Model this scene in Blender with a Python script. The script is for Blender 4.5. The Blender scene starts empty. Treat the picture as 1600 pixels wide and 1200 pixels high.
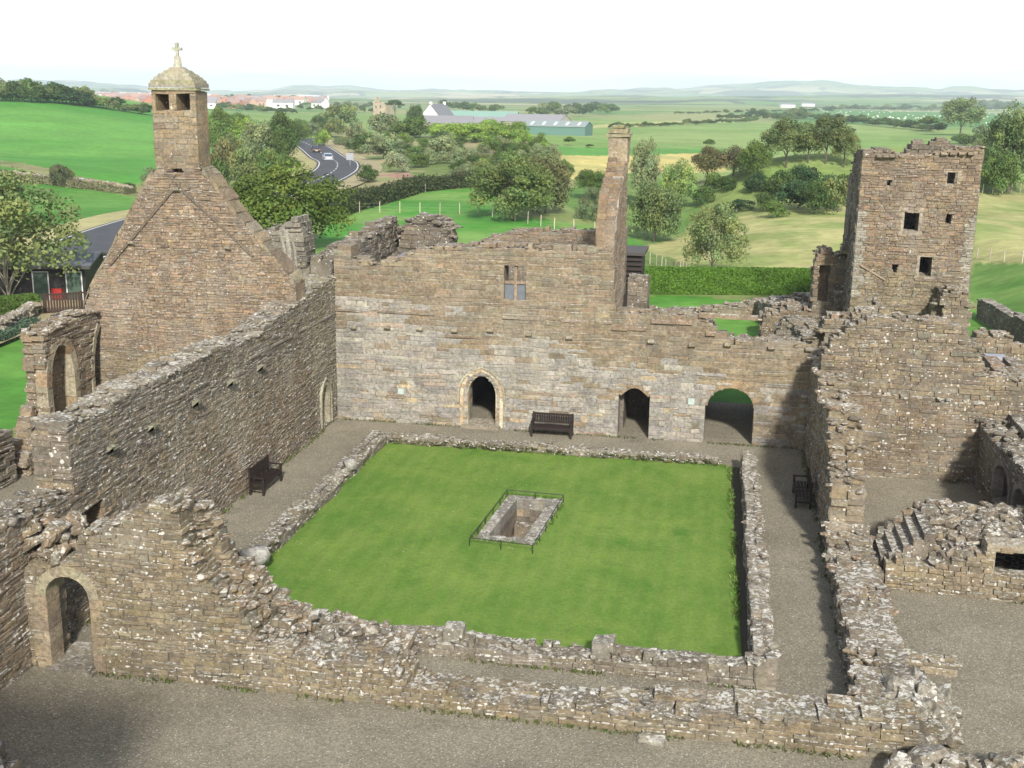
import bpy, math, random
import numpy as np
R_ = np.random.default_rng(7); random.seed(7)
rad = math.radians
SC = bpy.context.scene; COL = SC.collection
# ------------------------------------------------------------------ survey camera (real metres, z up, x along the east range, y away)
H = 13.5; FPX = 1800.; PITCH = rad(14.06); YAW = rad(10.31); ROLL = rad(0.82)
def _basis():
    f = np.array([-math.sin(YAW)*math.cos(PITCH), math.cos(YAW)*math.cos(PITCH), -math.sin(PITCH)])
    r = np.array([math.cos(YAW), math.sin(YAW), 0.]); u = np.cross(r, f); c, s = math.cos(ROLL), math.sin(ROLL)
    return c*r+s*u, -s*r+c*u, f
CR, CU, CF = _basis()
def ray(px, py): return CF*FPX + CR*(px-800) - CU*(py-600)
def onZ(px, py, z=0.):
    d = ray(px, py); t = (z-H)/d[2]; return (d[0]*t, d[1]*t)
def onY(px, py, y):
    d = ray(px, py); t = y/d[1]; return (d[0]*t, H+d[2]*t)
def onX(px, py, x):
    d = ray(px, py); t = x/d[0]; return (d[1]*t, H+d[2]*t)

def S(t): t = np.clip(t, 0, 1); return t*t*(3-2*t)
def vnoise(x, y, seed=0):
    x = np.asarray(x, float); y = np.asarray(y, float)
    xi = np.floor(x).astype(np.int64); yi = np.floor(y).astype(np.int64); xf = x-xi; yf = y-yi
    def h(a, b):
        n = (a*374761393 + b*668265263 + seed*974634777) & 0xffffffff
        n = ((n ^ (n >> 13))*1274126177) & 0xffffffff
        return ((n ^ (n >> 16)) & 0xffff)/65535.
    u = xf*xf*(3-2*xf); v = yf*yf*(3-2*yf)
    return (h(xi, yi)*(1-u)+h(xi+1, yi)*u)*(1-v)+(h(xi, yi+1)*(1-u)+h(xi+1, yi+1)*u)*v
def fbm(x, y, seed=0, o=4):
    s = 0; a = .5; t = 0
    for k in range(o): s = s+a*vnoise(x*2**k, y*2**k, seed+k); t += a; a *= .5
    return s/t

# ------------------------------------------------------------------ tagging
def tag(o, label=None, cat=None, group=None, kind=None):
    if label: o['label'] = label
    if cat: o['category'] = cat
    if group: o['group'] = group
    if kind or cat: o['kind'] = kind or 'thing'
    return o
def empty(name, loc, rz=0., label=None, cat=None, group=None):
    o = bpy.data.objects.new(name, None); COL.objects.link(o); o.location = loc; o.rotation_euler = (0, 0, rz)
    o.empty_display_size = .3
    return tag(o, label, cat, group)
def copy_tree(o, parent=None):
    c = o.copy(); COL.objects.link(c); c.parent = parent
    for ch in list(o.children): copy_tree(ch, c)
    return c

# ------------------------------------------------------------------ geometry collector with a per-corner colour
def rot_z(a): c, s = math.cos(a), math.sin(a); return np.array([[c, -s, 0], [s, c, 0], [0, 0, 1.]])
_BOXF = np.array([[0, 1, 2, 3], [7, 6, 5, 4], [0, 4, 5, 1], [1, 5, 6, 2], [2, 6, 7, 3], [3, 7, 4, 0]])
class Geo:
    def __init__(s): s.v = []; s.f = []; s.c = []; s.n = 0; s.m = []
    def add(s, V, F, C, mi=0):
        V = np.asarray(V, float); F = np.asarray(F, int); C = np.asarray(C, float)
        if C.ndim == 1: C = np.broadcast_to(C, (F.shape[0], F.shape[1], 3))
        elif C.ndim == 2: C = np.repeat(C[:, None, :], F.shape[1], 1)
        s.v.append(V); s.f.append(F+s.n); s.c.append(C); s.n += len(V); s.m.append(np.full(len(F), mi))
    def boxes(s, lo, hi, col, M=None, org=None, mi=0, jit=0.):
        lo = np.atleast_2d(lo); hi = np.atleast_2d(hi); n = len(lo)
        X = [lo[:, 0], hi[:, 0]]; Y = [lo[:, 1], hi[:, 1]]; Z = [lo[:, 2], hi[:, 2]]
        V = np.stack([np.stack([X[i], Y[j], Z[k]], 1) for (i, j, k) in
                      ((0, 0, 0), (0, 1, 0), (1, 1, 0), (1, 0, 0), (0, 0, 1), (0, 1, 1), (1, 1, 1), (1, 0, 1))], 1)
        if jit: V = V+R_.uniform(-jit, jit, V.shape)
        V = V.reshape(-1, 3)
        if M is not None: V = V@np.asarray(M).T
        if org is not None: V = V+np.asarray(org)
        F = (_BOXF[None]+(np.arange(n)*8)[:, None, None]).reshape(-1, 4)
        c = np.asarray(col, float)
        c = np.repeat(np.atleast_2d(c) if c.ndim == 2 else np.tile(c, (n, 1)), 6, 0)
        s.add(V, F, c, mi)
    def box(s, lo, hi, col, **k): s.boxes([lo], [hi], np.asarray(col), **k)
    def tube(s, pts, r, col, seg=6, mi=0, cap=True):
        pts = np.asarray(pts, float); r = np.broadcast_to(np.asarray(r, float), (len(pts),))
        V = []; F = []
        for i, p in enumerate(pts):
            d = pts[min(i+1, len(pts)-1)]-pts[max(i-1, 0)]; d = d/(np.linalg.norm(d)+1e-9)
            a = np.cross(d, [0, 0, 1.] if abs(d[2]) < .9 else [1., 0, 0]); a /= np.linalg.norm(a); b = np.cross(d, a)
            for k in range(seg):
                t = 2*math.pi*k/seg; V.append(p+r[i]*(a*math.cos(t)+b*math.sin(t)))
        for i in range(len(pts)-1):
            for k in range(seg):
                q = (k+1) % seg; F.append([i*seg+k, i*seg+q, (i+1)*seg+q, (i+1)*seg+k])
        if cap:
            for i in (0, len(pts)-1):
                for k in range(1, seg-1, 2):
                    F.append([i*seg, i*seg+k, i*seg+k+1, i*seg+(k+2) % seg])
        s.add(V, F, col, mi)
    def prism(s, poly, axis, a0, a1, col, mi=0, org=(0, 0, 0), M=None):
        """extrude a polygon; axis 'y': poly is (x,z), 'x': poly is (y,z), 'z': poly is (x,y). faces made as quads/fans"""
        n = len(poly); V = []
        for a in (a0, a1):
            for (u, w) in poly:
                V.append((u, a, w) if axis == 'y' else ((a, u, w) if axis == 'x' else (u, w, a)))
        V = np.array(V, float)
        if M is not None: V = V@np.asarray(M).T
        V = V+np.array(org)
        F = [[i, (i+1) % n, n+(i+1) % n, n+i] for i in range(n)]
        s.add(V, F, col, mi)
        s.ng = getattr(s, 'ng', []); b = s.n-2*n
        s.ng.append(([b+i for i in range(n)], col, mi)); s.ng.append(([b+n+i for i in range(n)][::-1], col, mi))
    def build(s, name, mat, parent=None, smooth=False):
        V = np.concatenate(s.v); me = bpy.data.meshes.new(name)
        fl = []; fs = []; cc = []; mm = []
        for F, C, m in zip(s.f, s.c, s.m):
            fl.append(F.reshape(-1)); fs.append(np.full(len(F), F.shape[1])); cc.append(C.reshape(-1, 3)); mm.append(m)
        for (idx, col, mi) in getattr(s, 'ng', []):
            fl.append(np.array(idx)); fs.append(np.array([len(idx)])); cc.append(np.tile(np.asarray(col, float), (len(idx), 1))); mm.append(np.array([mi]))
        fl = np.concatenate(fl); fs = np.concatenate(fs); cc = np.concatenate(cc); mm = np.concatenate(mm)
        me.vertices.add(len(V)); me.vertices.foreach_set('co', V.astype(np.float32).ravel())
        me.loops.add(len(fl)); me.loops.foreach_set('vertex_index', fl.astype(np.int32))
        me.polygons.add(len(fs)); me.polygons.foreach_set('loop_start', np.concatenate([[0], np.cumsum(fs)[:-1]]).astype(np.int32))
        me.polygons.foreach_set('material_index', mm.astype(np.int32))
        me.update(calc_edges=True)
        a = me.color_attributes.new('col', 'FLOAT_COLOR', 'CORNER')
        a.data.foreach_set('color', np.concatenate([cc, np.ones((len(cc), 1))], 1).astype(np.float32).ravel())
        for m in (mat if isinstance(mat, (list, tuple)) else [mat]): me.materials.append(m)
        me.polygons.foreach_set('use_smooth', np.full(len(fs), smooth))
        me.validate()
        o = bpy.data.objects.new(name, me); COL.objects.link(o); o.parent = parent
        return o

# ------------------------------------------------------------------ materials
def new_mat(name):
    m = bpy.data.materials.new(name); m.use_nodes = True; nt = m.node_tree
    b = nt.nodes['Principled BSDF']; b.inputs['Roughness'].default_value = .9; b.inputs['Specular IOR Level'].default_value = .2
    return m, nt, b
class NT:
    def __init__(s, nt): s.t = nt
    def n(s, typ, **k):
        o = s.t.nodes.new(typ)
        for a, v in k.items(): setattr(o, a, v)
        return o
    def l(s, a, b): s.t.links.new(a, b)
    def val(s, x, inp):
        if isinstance(x, (int, float)): inp.default_value = x
        elif isinstance(x, tuple): inp.default_value = x if len(x) == len(inp.default_value) else x+(1,)
        else: s.l(x, inp)
    def math(s, op, a, b=None, c=None, clamp=False):
        o = s.n('ShaderNodeMath', operation=op, use_clamp=clamp)
        for i, x in enumerate((a, b, c)):
            if x is not None: s.val(x, o.inputs[i])
        return o.outputs[0]
    def mix(s, f, a, b, typ='MIX'):
        o = s.n('ShaderNodeMix', data_type='RGBA', blend_type=typ); s.val(f, o.inputs[0]); s.val(a, o.inputs[6]); s.val(b, o.inputs[7]); return o.outputs[2]
    def noise(s, co, sc, det=3, rough=.55, dist=0.):
        o = s.n('ShaderNodeTexNoise'); s.l(co, o.inputs['Vector']); o.inputs['Scale'].default_value = sc
        o.inputs['Detail'].default_value = det; o.inputs['Roughness'].default_value = rough; o.inputs['Distortion'].default_value = dist; return o.outputs['Fac']
    def ramp(s, f, a, b, clamp=True):
        o = s.n('ShaderNodeMapRange', clamp=clamp); s.l(f, o.inputs[0]); o.inputs[1].default_value = a; o.inputs[2].default_value = b; return o.outputs[0]
    def vor(s, co, sc, feat='F1', out='Distance', rnd=1.):
        o = s.n('ShaderNodeTexVoronoi', feature=feat); s.l(co, o.inputs['Vector']); o.inputs['Scale'].default_value = sc; o.inputs['Randomness'].default_value = rnd; return o.outputs[out]
    def pos(s): return s.n('ShaderNodeNewGeometry').outputs['Position']
    def scale(s, co, v):
        o = s.n('ShaderNodeMapping'); s.l(co, o.inputs[0]); o.inputs['Scale'].default_value = v; return o.outputs[0]
    def attr(s, nm='col'): return s.n('ShaderNodeAttribute', attribute_name=nm).outputs['Color']
    def nz(s):
        g = s.n('ShaderNodeNewGeometry'); x = s.n('ShaderNodeSeparateXYZ'); s.l(g.outputs['Normal'], x.inputs[0]); return x.outputs[2]
    def bump(s, h, b, strength=.5, dist=.03):
        o = s.n('ShaderNodeBump'); o.inputs['Strength'].default_value = strength; o.inputs['Distance'].default_value = dist
        s.l(h, o.inputs['Height']); s.l(o.outputs[0], b.inputs['Normal'])
STONE_GAIN = 1.0; SUN_E = 4.5; HAZE = 1.7e-4; EXPO = 0.45; CLD = 11.3
def stone_mat(name, lichen=.5, spots=.5, gain=1., top=1.):
    m, nt, b = new_mat(name); k = NT(nt); p = k.pos(); c = k.attr()
    n1 = k.noise(p, 1.1, 4, .6); n2 = k.noise(p, 9., 4, .65); n3 = k.noise(k.scale(p, (1, 1, 3.)), 22., 3, .6)
    f = k.math('MULTIPLY', k.ramp(n1, .25, .75), .5); f = k.math('ADD', f, .72)
    f = k.math('MULTIPLY', f, k.math('ADD', k.math('MULTIPLY', k.ramp(n2, .33, .67), .62), .68))
    f = k.math('MULTIPLY', f, k.math('ADD', k.math('MULTIPLY', k.ramp(n3, .3, .7), .35), .82*gain))
    cc = k.n('ShaderNodeVectorMath', operation='SCALE'); k.l(c, cc.inputs[0]); k.l(f, cc.inputs[3]); c = cc.outputs[0]
    # dark weathering patches and a yellow-green film
    c = k.mix(k.math('MULTIPLY', k.ramp(k.noise(p, .55, 5, .65, .4), .48, .68), .36), c, (.075, .07, .065, 1))
    c = k.mix(k.math('MULTIPLY', k.ramp(k.noise(p, 2.3, 4, .6), .56, .72), .3), c, (.26, .22, .085, 1))
    stk = k.noise(k.scale(p, (1.6, 1.6, .22)), 1.6, 4, .6); c = k.mix(k.math('MULTIPLY', k.ramp(stk, .52, .70), .34), c, (.11, .10, .09, 1)); c = k.mix(k.math('MULTIPLY', k.ramp(k.noise(p, .33, 3, .6), .52, .66), .30), c, (.33, .30, .245, 1))
    # pale crust lichen: round spots everywhere, broad crusts on ledges and wall heads
    up = k.ramp(k.nz(), .35, .9)
    v = k.vor(p, 3.1); vs = k.vor(p, 7.5)
    wob = k.math('MULTIPLY', k.noise(p, 30., 2), .16)
    dens = k.noise(p, 1.7, 3, .7)
    thr = k.math('ADD', k.math('MULTIPLY', k.ramp(dens, .42, .72), .40*spots), k.math('MULTIPLY', up, .16))
    s1 = k.math('LESS_THAN', k.math('ADD', v, wob), thr)
    dens2 = k.noise(p, 2.9, 3, .7)
    thr2 = k.math('ADD', k.math('MULTIPLY', k.ramp(dens2, .40, .66), .50*spots), k.math('MULTIPLY', up, .1))
    s2 = k.math('LESS_THAN', k.math('ADD', vs, wob), thr2)
    crust = k.math('MULTIPLY', k.ramp(k.noise(p, 6.5, 5, .7, .5), .50, .58), k.math('MULTIPLY', up, k.ramp(k.noise(p, 1.3, 3, .6), .34, .52)))
    sp = k.math('MAXIMUM', k.math('MAXIMUM', s1, s2), k.math('MULTIPLY', crust, top))
    lc = k.mix(k.noise(p, 4., 2), (.40, .39, .34, 1), (.68, .67, .62, 1))
    c = k.mix(k.math('MULTIPLY', sp, lichen), c, lc)
    k.l(c, b.inputs['Base Color'])
    h = k.math('ADD', k.math('MULTIPLY', n3, .35), n2); h = k.math('ADD', h, k.math('MULTIPLY', sp, .08))
    k.bump(h, b, .9, .06); return m
M_STONE = stone_mat('old_stone', .85, .62)
M_ASH = stone_mat('ashlar_stone', .7, .42, 1.0)
M_SKEW = stone_mat('skew_stone', .4, .4, .95, .6)
M_DRY = stone_mat('rubble_stone', .9, .85, .95, 1.)
def col_mat(name, rough=.85, n_sc=8., n_amt=.3, bumpk=0., spec=.2, metal=0.):
    m, nt, b = new_mat(name); k = NT(nt); p = k.pos(); c = k.attr()
    f = k.math('ADD', k.math('MULTIPLY', k.ramp(k.noise(p, n_sc, 4, .6), .25, .75), n_amt), 1-n_amt/2)
    cc = k.n('ShaderNodeVectorMath', operation='SCALE'); k.l(c, cc.inputs[0]); k.l(f, cc.inputs[3]); k.l(cc.outputs[0], b.inputs['Base Color'])
    b.inputs['Roughness'].default_value = rough; b.inputs['Specular IOR Level'].default_value = spec; b.inputs['Metallic'].default_value = metal
    if bumpk: k.bump(k.noise(p, n_sc*2, 4, .6), b, bumpk, .02)
    return m
M_PLAIN = col_mat('painted_surface'); M_WOOD = col_mat('dark_wood', .6, 18., .4, .2, .35)
M_METAL = col_mat('black_iron', .45, 10., .1, 0, .5); M_CAR = col_mat('car_paint', .3, 2., .05, 0, .6)
M_BARK = col_mat('bark', .95, 12., .5, .5); M_LEAD = col_mat('lead_sheet', .55, 3., .3, .1, .4)
def glass_mat():
    m, nt, b = new_mat('window_glass'); b.inputs['Base Color'].default_value = (.05, .06, .08, 1); b.inputs['Roughness'].default_value = .08
    b.inputs['Specular IOR Level'].default_value = .7; return m
M_GLASS = glass_mat()
def leaf_mat():
    m, nt, b = new_mat('leaves'); k = NT(nt); c = k.attr(); oi = k.n('ShaderNodeObjectInfo')
    cm = k.mix(1., c, oi.outputs['Color'], 'MULTIPLY')
    k.l(cm, b.inputs['Base Color']); b.inputs['Roughness'].default_value = .6; b.inputs['Specular IOR Level'].default_value = .25
    tr = k.n('ShaderNodeBsdfTranslucent'); k.l(cm, tr.inputs[0]); mx = k.n('ShaderNodeMixShader'); mx.inputs[0].default_value = .3
    k.l(b.outputs[0], mx.inputs[1]); k.l(tr.outputs[0], mx.inputs[2]); k.l(mx.outputs[0], nt.nodes['Material Output'].inputs[0]); return m
M_LEAF = leaf_mat()
def gravel_mat():
    m, nt, b = new_mat('gravel'); k = NT(nt); p = k.pos()
    big = k.noise(p, .35, 4, .6); mid = k.noise(p, 3., 4, .6)
    c = k.mix(k.ramp(big, .3, .7), (.178, .162, .120, 1), (.255, .232, .170, 1))
    c = k.mix(k.math('MULTIPLY', k.ramp(mid, .35, .7), .4), c, (.19, .172, .142, 1)); c = k.mix(k.math('MULTIPLY', k.ramp(k.noise(p, .8, 5, .65, .6), .54, .7), .5), c, (.135, .125, .092, 1))
    v = k.n('ShaderNodeTexVoronoi'); k.l(p, v.inputs['Vector']); v.inputs['Scale'].default_value = 30.
    bw = k.n('ShaderNodeSeparateColor'); k.l(v.outputs['Color'], bw.inputs[0])
    peb = k.math('ADD', k.math('MULTIPLY', bw.outputs[0], .62), .69)
    cc = k.n('ShaderNodeVectorMath', operation='SCALE'); k.l(c, cc.inputs[0]); k.l(peb, cc.inputs[3])
    white = k.math('MULTIPLY', k.math('GREATER_THAN', bw.outputs[1], .95), k.math('LESS_THAN', v.outputs['Distance'], .5))
    c = k.mix(k.math('MULTIPLY', white, .75), cc.outputs[0], (.52, .5, .46, 1))
    k.l(c, b.inputs['Base Color']); k.bump(v.outputs['Distance'], b, .6, .02); return m
M_GRAVEL = gravel_mat()
def lawn_mat():
    m, nt, b = new_mat('mown_grass'); k = NT(nt); p = k.pos()
    big = k.noise(p, .38, 4, .62, .5); mid = k.noise(k.scale(p, (1.6, .6, 1)), 1.5, 5, .7); fine = k.noise(p, 38., 3, .7)
    c = k.mix(k.ramp(big, .32, .68), (.070, .155, .020, 1), (.140, .218, .040, 1))
    c = k.mix(k.math('MULTIPLY', k.ramp(mid, .42, .72), .6), c, (.165, .222, .055, 1))
    c = k.mix(k.math('MULTIPLY', k.ramp(k.noise(p, .9, 3, .6), .58, .75), .6), c, (.042, .135, .014, 1))
    cc = k.n('ShaderNodeVectorMath', operation='SCALE'); k.l(c, cc.inputs[0])
    wv = k.n('ShaderNodeTexWave'); wv.inputs['Scale'].default_value = .55; wv.inputs['Distortion'].default_value = 1.2; wv.inputs['Detail Scale'].default_value = .3; k.l(p, wv.inputs['Vector']); f2 = k.math('ADD', k.math('MULTIPLY', k.ramp(fine, .25, .75), .62), .76); f2 = k.math('MULTIPLY', f2, k.math('ADD', k.math('MULTIPLY', k.ramp(k.noise(p, 9., 4, .75), .3, .7), .34), .84)); k.l(k.math('MULTIPLY', f2, k.math('ADD', k.math('MULTIPLY', wv.outputs['Fac'], .07), .97)), cc.inputs[3])
    daisy = k.math('MULTIPLY', k.math('LESS_THAN', k.vor(p, 2.2), .035), k.math('GREATER_THAN', k.noise(p, .5, 2), .5))
    k.l(k.mix(daisy, cc.outputs[0], (.6, .6, .55, 1)), b.inputs['Base Color']); k.bump(fine, b, .6, .03); return m
M_LAWN = lawn_mat()
def land_mat():
    m, nt, b = new_mat('farmland'); k = NT(nt); p = k.pos(); a = k.n('ShaderNodeAttribute', attribute_name='col')
    cell = k.n('ShaderNodeTexVoronoi'); q = k.n('ShaderNodeVectorMath', operation='ADD')
    w = k.n('ShaderNodeTexNoise'); k.l(p, w.inputs['Vector']); w.inputs['Scale'].default_value = .0012; w.inputs['Detail'].default_value = 3
    ws = k.n('ShaderNodeVectorMath', operation='SCALE'); k.l(w.outputs['Color'], ws.inputs[0]); ws.inputs[3].default_value = 500.
    flat = k.scale(p, (1, 1, 0)); k.l(flat, q.inputs[0]); k.l(ws.outputs[0], q.inputs[1]); qq = k.scale(q.outputs[0], (.8, 1.5, 1))
    k.l(qq, cell.inputs['Vector']); cell.inputs['Scale'].default_value = .0034; cell.inputs['Randomness'].default_value = .75
    sc = k.n('ShaderNodeSeparateColor'); k.l(cell.outputs['Color'], sc.inputs[0])
    fc = k.mix(sc.outputs[0], (.10, .22, .04, 1), (.24, .29, .09, 1))
    fc = k.mix(k.math('GREATER_THAN', sc.outputs[1], .72), fc, (.42, .38, .22, 1))
    fc = k.mix(k.math('LESS_THAN', sc.outputs[2], .18), fc, (.035, .06, .02, 1))
    edge = k.vor(qq, .0034, 'DISTANCE_TO_EDGE', rnd=.75)
    fc = k.mix(k.math('MULTIPLY', k.math('LESS_THAN', edge, .035), k.math('GREATER_THAN', k.noise(p, .02, 3), .42)), fc, (.03, .05, .018, 1))
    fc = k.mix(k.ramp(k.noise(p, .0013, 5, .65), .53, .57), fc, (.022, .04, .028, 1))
    far = k.n('ShaderNodeAttribute', attribute_name='far').outputs['Fac']
    tus = k.noise(p, .8, 5, .7); bl = k.noise(p, .05, 4, .6); tx = k.noise(k.scale(p, (1, 1, 1)), 6., 3, .7)
    f = k.math('ADD', k.math('MULTIPLY', k.ramp(tus, .3, .7), .5), 1.02)
    f = k.math('MULTIPLY', f, k.math('ADD', k.math('MULTIPLY', k.ramp(bl, .3, .7), .3), .86))
    f = k.math('MULTIPLY', f, k.math('ADD', k.math('MULTIPLY', tx, .5), .75)); sk = k.noise(k.scale(p, (.5, 2.2, 1.)), .35, 5, .72, .4); f = k.math('MULTIPLY', f, k.math('ADD', k.math('MULTIPLY', k.ramp(sk, .35, .65), .24), .88))
    cc = k.n('ShaderNodeVectorMath', operation='SCALE'); k.l(a.outputs['Color'], cc.inputs[0]); k.l(f, cc.inputs[3])
    k.l(k.mix(far, cc.outputs[0], fc), b.inputs['Base Color']); return m
M_LAND = land_mat()
def road_mat():
    m, nt, b = new_mat('asphalt'); k = NT(nt); p = k.pos()
    k.l(k.mix(k.ramp(k.noise(p, .6, 5, .7), .3, .7), (.055, .06, .068, 1), (.085, .09, .10, 1)), b.inputs['Base Color']); b.inputs['Roughness'].default_value = .8; return m
M_ROAD = road_mat()

# ------------------------------------------------------------------ palettes (linear base colours)
def pick(cols, w, n):
    i = R_.choice(len(cols), n, p=np.array(w)/sum(w)); c = np.array(cols)[i]
    c = (c*.66+c.mean(0)*.34)*R_.uniform(.86, 1.14, (n, 1))*(1+R_.uniform(-.02, .02, (n, 3))); L = c.mean(1, keepdims=True); return (L+(c-L)*.9)*np.array((.84, .81, .725))
def pal_brown(s, z):
    return pick([(.27, .215, .155), (.22, .18, .135), (.32, .25, .165), (.17, .14, .115), (.25, .235, .20), (.30, .21, .15)], [5, 4, 3, 2, 3, 1.5], len(s))
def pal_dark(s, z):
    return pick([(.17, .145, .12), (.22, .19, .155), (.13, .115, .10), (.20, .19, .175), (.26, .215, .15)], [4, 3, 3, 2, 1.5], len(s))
def pal_red(s, z):
    return np.array((.93, 1.0, .99))*pick([(.30, .215, .155), (.27, .20, .15), (.33, .26, .185), (.22, .175, .135), (.34, .235, .165), (.28, .25, .2)], [5, 4, 3, 2, 1, 2], len(s))
def pal_gold(s, z):
    return pick([(.31, .245, .16), (.26, .215, .15), (.34, .29, .2), (.20, .17, .13), (.25, .24, .2)], [4, 4, 2, 2, 2], len(s))
def pal_east(s, z):
    n = len(s); a = pal_red(s, z)
    g = 1.32*np.array((.97, 1.0, 1.09))*pick([(.25, .245, .23), (.30, .285, .25), (.215, .205, .195), (.36, .335, .28), (.42, .33, .18), (.33, .24, .17), (.28, .25, .2)], [6, 5, 3, 3, .7, .8, 3], n)
    lim = 3.3+1.2*vnoise(s*.35, z*0+1, 5)-S((s-9.5)/3)*.9-.6*S((s-14)/2)+.8*S((6-s)/3)
    gw = np.where((z < lim+R_.uniform(-.5, .5, n)) & (R_.random(n) < .93), 1, 0)
    gw = np.where((s > 16.6), (R_.random(n) < .30)*(z < 3), gw); gw = np.where((z > 4.7) & (s < 6) & (z < 5.3) & (R_.random(n) < .5), 1, gw)
    return np.where(gw[:, None] > 0, g, a)
MORTAR = np.array((.15, .13, .105))

# ------------------------------------------------------------------ coursed masonry
def interp_profile(prof):
    p = sorted(prof, key=lambda q: q[0]); xs = np.array([q[0] for q in p], float); zs = np.array([q[1] for q in p], float)
    for i in range(1, len(xs)):
        if xs[i] <= xs[i-1]: xs[i] = xs[i-1]+1e-3
    return lambda s: np.interp(s, xs, zs)
class Wall:
    """a straight wall: plan line p0->p1 is its front face, thickness goes to the left of that direction"""
    def __init__(w, p0, p1, t, flip=False):
        w.p0 = np.array(p0, float); w.p1 = np.array(p1, float); w.L = np.linalg.norm(w.p1-w.p0); w.e = (w.p1-w.p0)/w.L
        w.n = np.array([-w.e[1], w.e[0]])*(-1 if flip else 1); w.t = t; w.flip = flip
    def px(w, pts):
        """pixels -> (s, z) on the front face plane"""
        r = []
        for (x, y) in pts:
            d = ray(x, y); k = (w.p0@w.n)/(d[:2]@w.n); q = d[:2]*k; r.append(((q-w.p0)@w.e, H+d[2]*k))
        return r
    def world(w, L):
        L = np.asarray(L); xy = w.p0+L[..., 0:1]*w.e+L[..., 1:2]*w.n; return np.concatenate([xy, L[..., 2:3]], -1)
    def hole_mask(w, holes, s, z):
        m = np.zeros(np.shape(s), bool)
        for h in holes: m |= h(s, z)
        return m
    def stones(w, g, prof, pal, ch=(.11, .19), sl=(.22, .55), z0=-.1, holes=(), recess=(), rough=.02, gap=.012, topn=.14, warp=.03, mi=0,
               s0=0., s1=None, ends=.0, t0=0., t1=None, back=True, capf=.5, top_back=0., split=.22, mort=None):
        s1 = w.L if s1 is None else s1; t1 = w.t if t1 is None else t1
        f = interp_profile(prof) if isinstance(prof, list) else prof
        sd = int(R_.integers(1e6)); grid = np.arange(s0, s1+.001, .06)
        if len(grid) < 3: return
        for leaf in ((0, 1) if back else (0,)):
            top = f(grid)+(fbm(grid*1.7, grid*0, sd+leaf, 3)-.5)*2*topn+(top_back if leaf else 0)
            zt = top.max()+.2; z = z0; rows = []
            while z < zt:
                h = R_.uniform(*ch); zm = z+h*.55; jl = R_.uniform(0, .5)*ends; jr = R_.uniform(0, .5)*ends
                m = (top >= zm) & (grid >= s0+jl) & (grid <= s1-jr)
                if len(holes): m &= ~w.hole_mask(holes, grid, np.full_like(grid, zm))
                if leaf == 0 and len(recess): m &= ~w.hole_mask(recess, grid, np.full_like(grid, zm))
                ii = np.flatnonzero(np.diff(np.concatenate([[0], m.astype(int), [0]])))
                for a, b in zip(ii[::2], ii[1::2]):
                    A = grid[a]-.03 if a > 0 else s0+jl; B = grid[b-1]+.03 if b < len(grid) else s1-jr
                    if rough >= .03: A += R_.uniform(0, .09)*(a > 0); B -= R_.uniform(0, .09)*(b < len(grid))
                    if B-A < .1: continue
                    u = A
                    while u < B-1e-3:
                        l = R_.uniform(*sl)*(1.0 if h > sum(ch)/2 else 1.15)*(1.75 if vnoise(u*.45+sd % 97, z*.7, 41) > .62 else 1.)
                        if B-(u+l) < sl[0]*.6: l = B-u
                        c = u+l/2; ex = np.interp(c, grid, top) < z+h*1.55
                        if h > sum(ch)*.42 and R_.random() < split:
                            hm = z+h*R_.uniform(.35, .65); rows.append((u, u+l, z, hm, False)); rows.append((u, u+l, hm, z+h, ex))
                        else: rows.append((u, u+l, z, z+h, ex))
                        u += l
                z += h
            if not rows: continue
            r = np.array(rows, float); n = len(r); a, b, c, d, ex = r.T
            d = d+ex*R_.uniform(-.3, .35, n)*sum(ch)/2*capf
            if leaf == 0: nf, nb, sg = t0, (t0+t1)/2 if back else t1, -1
            else: nf, nb, sg = t1, (t0+t1)/2, 1
            out = nf+sg*(R_.random(n)**1.5*rough*1.45+.006)
            q = gap*R_.uniform(.7, 2.0, (4, n)); q = np.minimum(q, np.minimum((b-a)*.25, (d-c)*.25))
            jj = lambda: R_.uniform(-.011, .011, n)
            B0 = [(a, c), (b, c), (b, d), (a, d)]
            I0 = [(a+q[0]+jj(), c+q[1]+jj()), (b-q[2]+jj(), c+q[1]+jj()), (b-q[2]+jj(), d-q[3]+jj()), (a+q[0]+jj(), d-q[3]+jj())]
            V = np.stack([np.stack([x, np.full(n, nf), y], 1) for x, y in B0]+[np.stack([x, out+jj(), y], 1) for x, y in I0]+[np.stack([x, np.full(n, nb), y], 1) for x, y in B0], 1)
            # lean and buckle a little
            ws = (vnoise(V[..., 0]*.7, V[..., 2]*.7, 3)-.5)*2*warp; V[..., 1] += ws; V[..., 2] += ((vnoise(V[..., 0]*.5, V[..., 2]*.6, 9)-.5)*warp*2.2+(vnoise(V[..., 0]*1.9, V[..., 2]*1.5, 19)-.5)*warp*1.6)*S(V[..., 2]/.6)
            F1 = np.array([[4, 5, 6, 7], [0, 1, 5, 4], [1, 2, 6, 5], [2, 3, 7, 6], [3, 0, 4, 7], [0, 8, 9, 1], [1, 9, 10, 2], [2, 10, 11, 3], [3, 11, 8, 0], [11, 10, 9, 8]])
            if (sg > 0) != w.flip: F1 = F1[:, ::-1]
            F = (F1[None]+(np.arange(n)*12)[:, None, None]).reshape(-1, 4)
            colr = pal((a+b)/2, (c+d)/2); C = np.repeat(colr[:, None], 10, 1)[:, :, None, :].repeat(4, 2)
            base = np.array([i < 4 for i in range(12)])
            for fi in range(1, 5):
                for k_ in range(4):
                    if base[F1[fi][k_]]: C[:, fi, k_, :] = MORTAR if mort is None else mort
            g.add(w.world(V).reshape(-1, 3), F, C.reshape(-1, 4, 3), mi)
        w.topf = f
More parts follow.
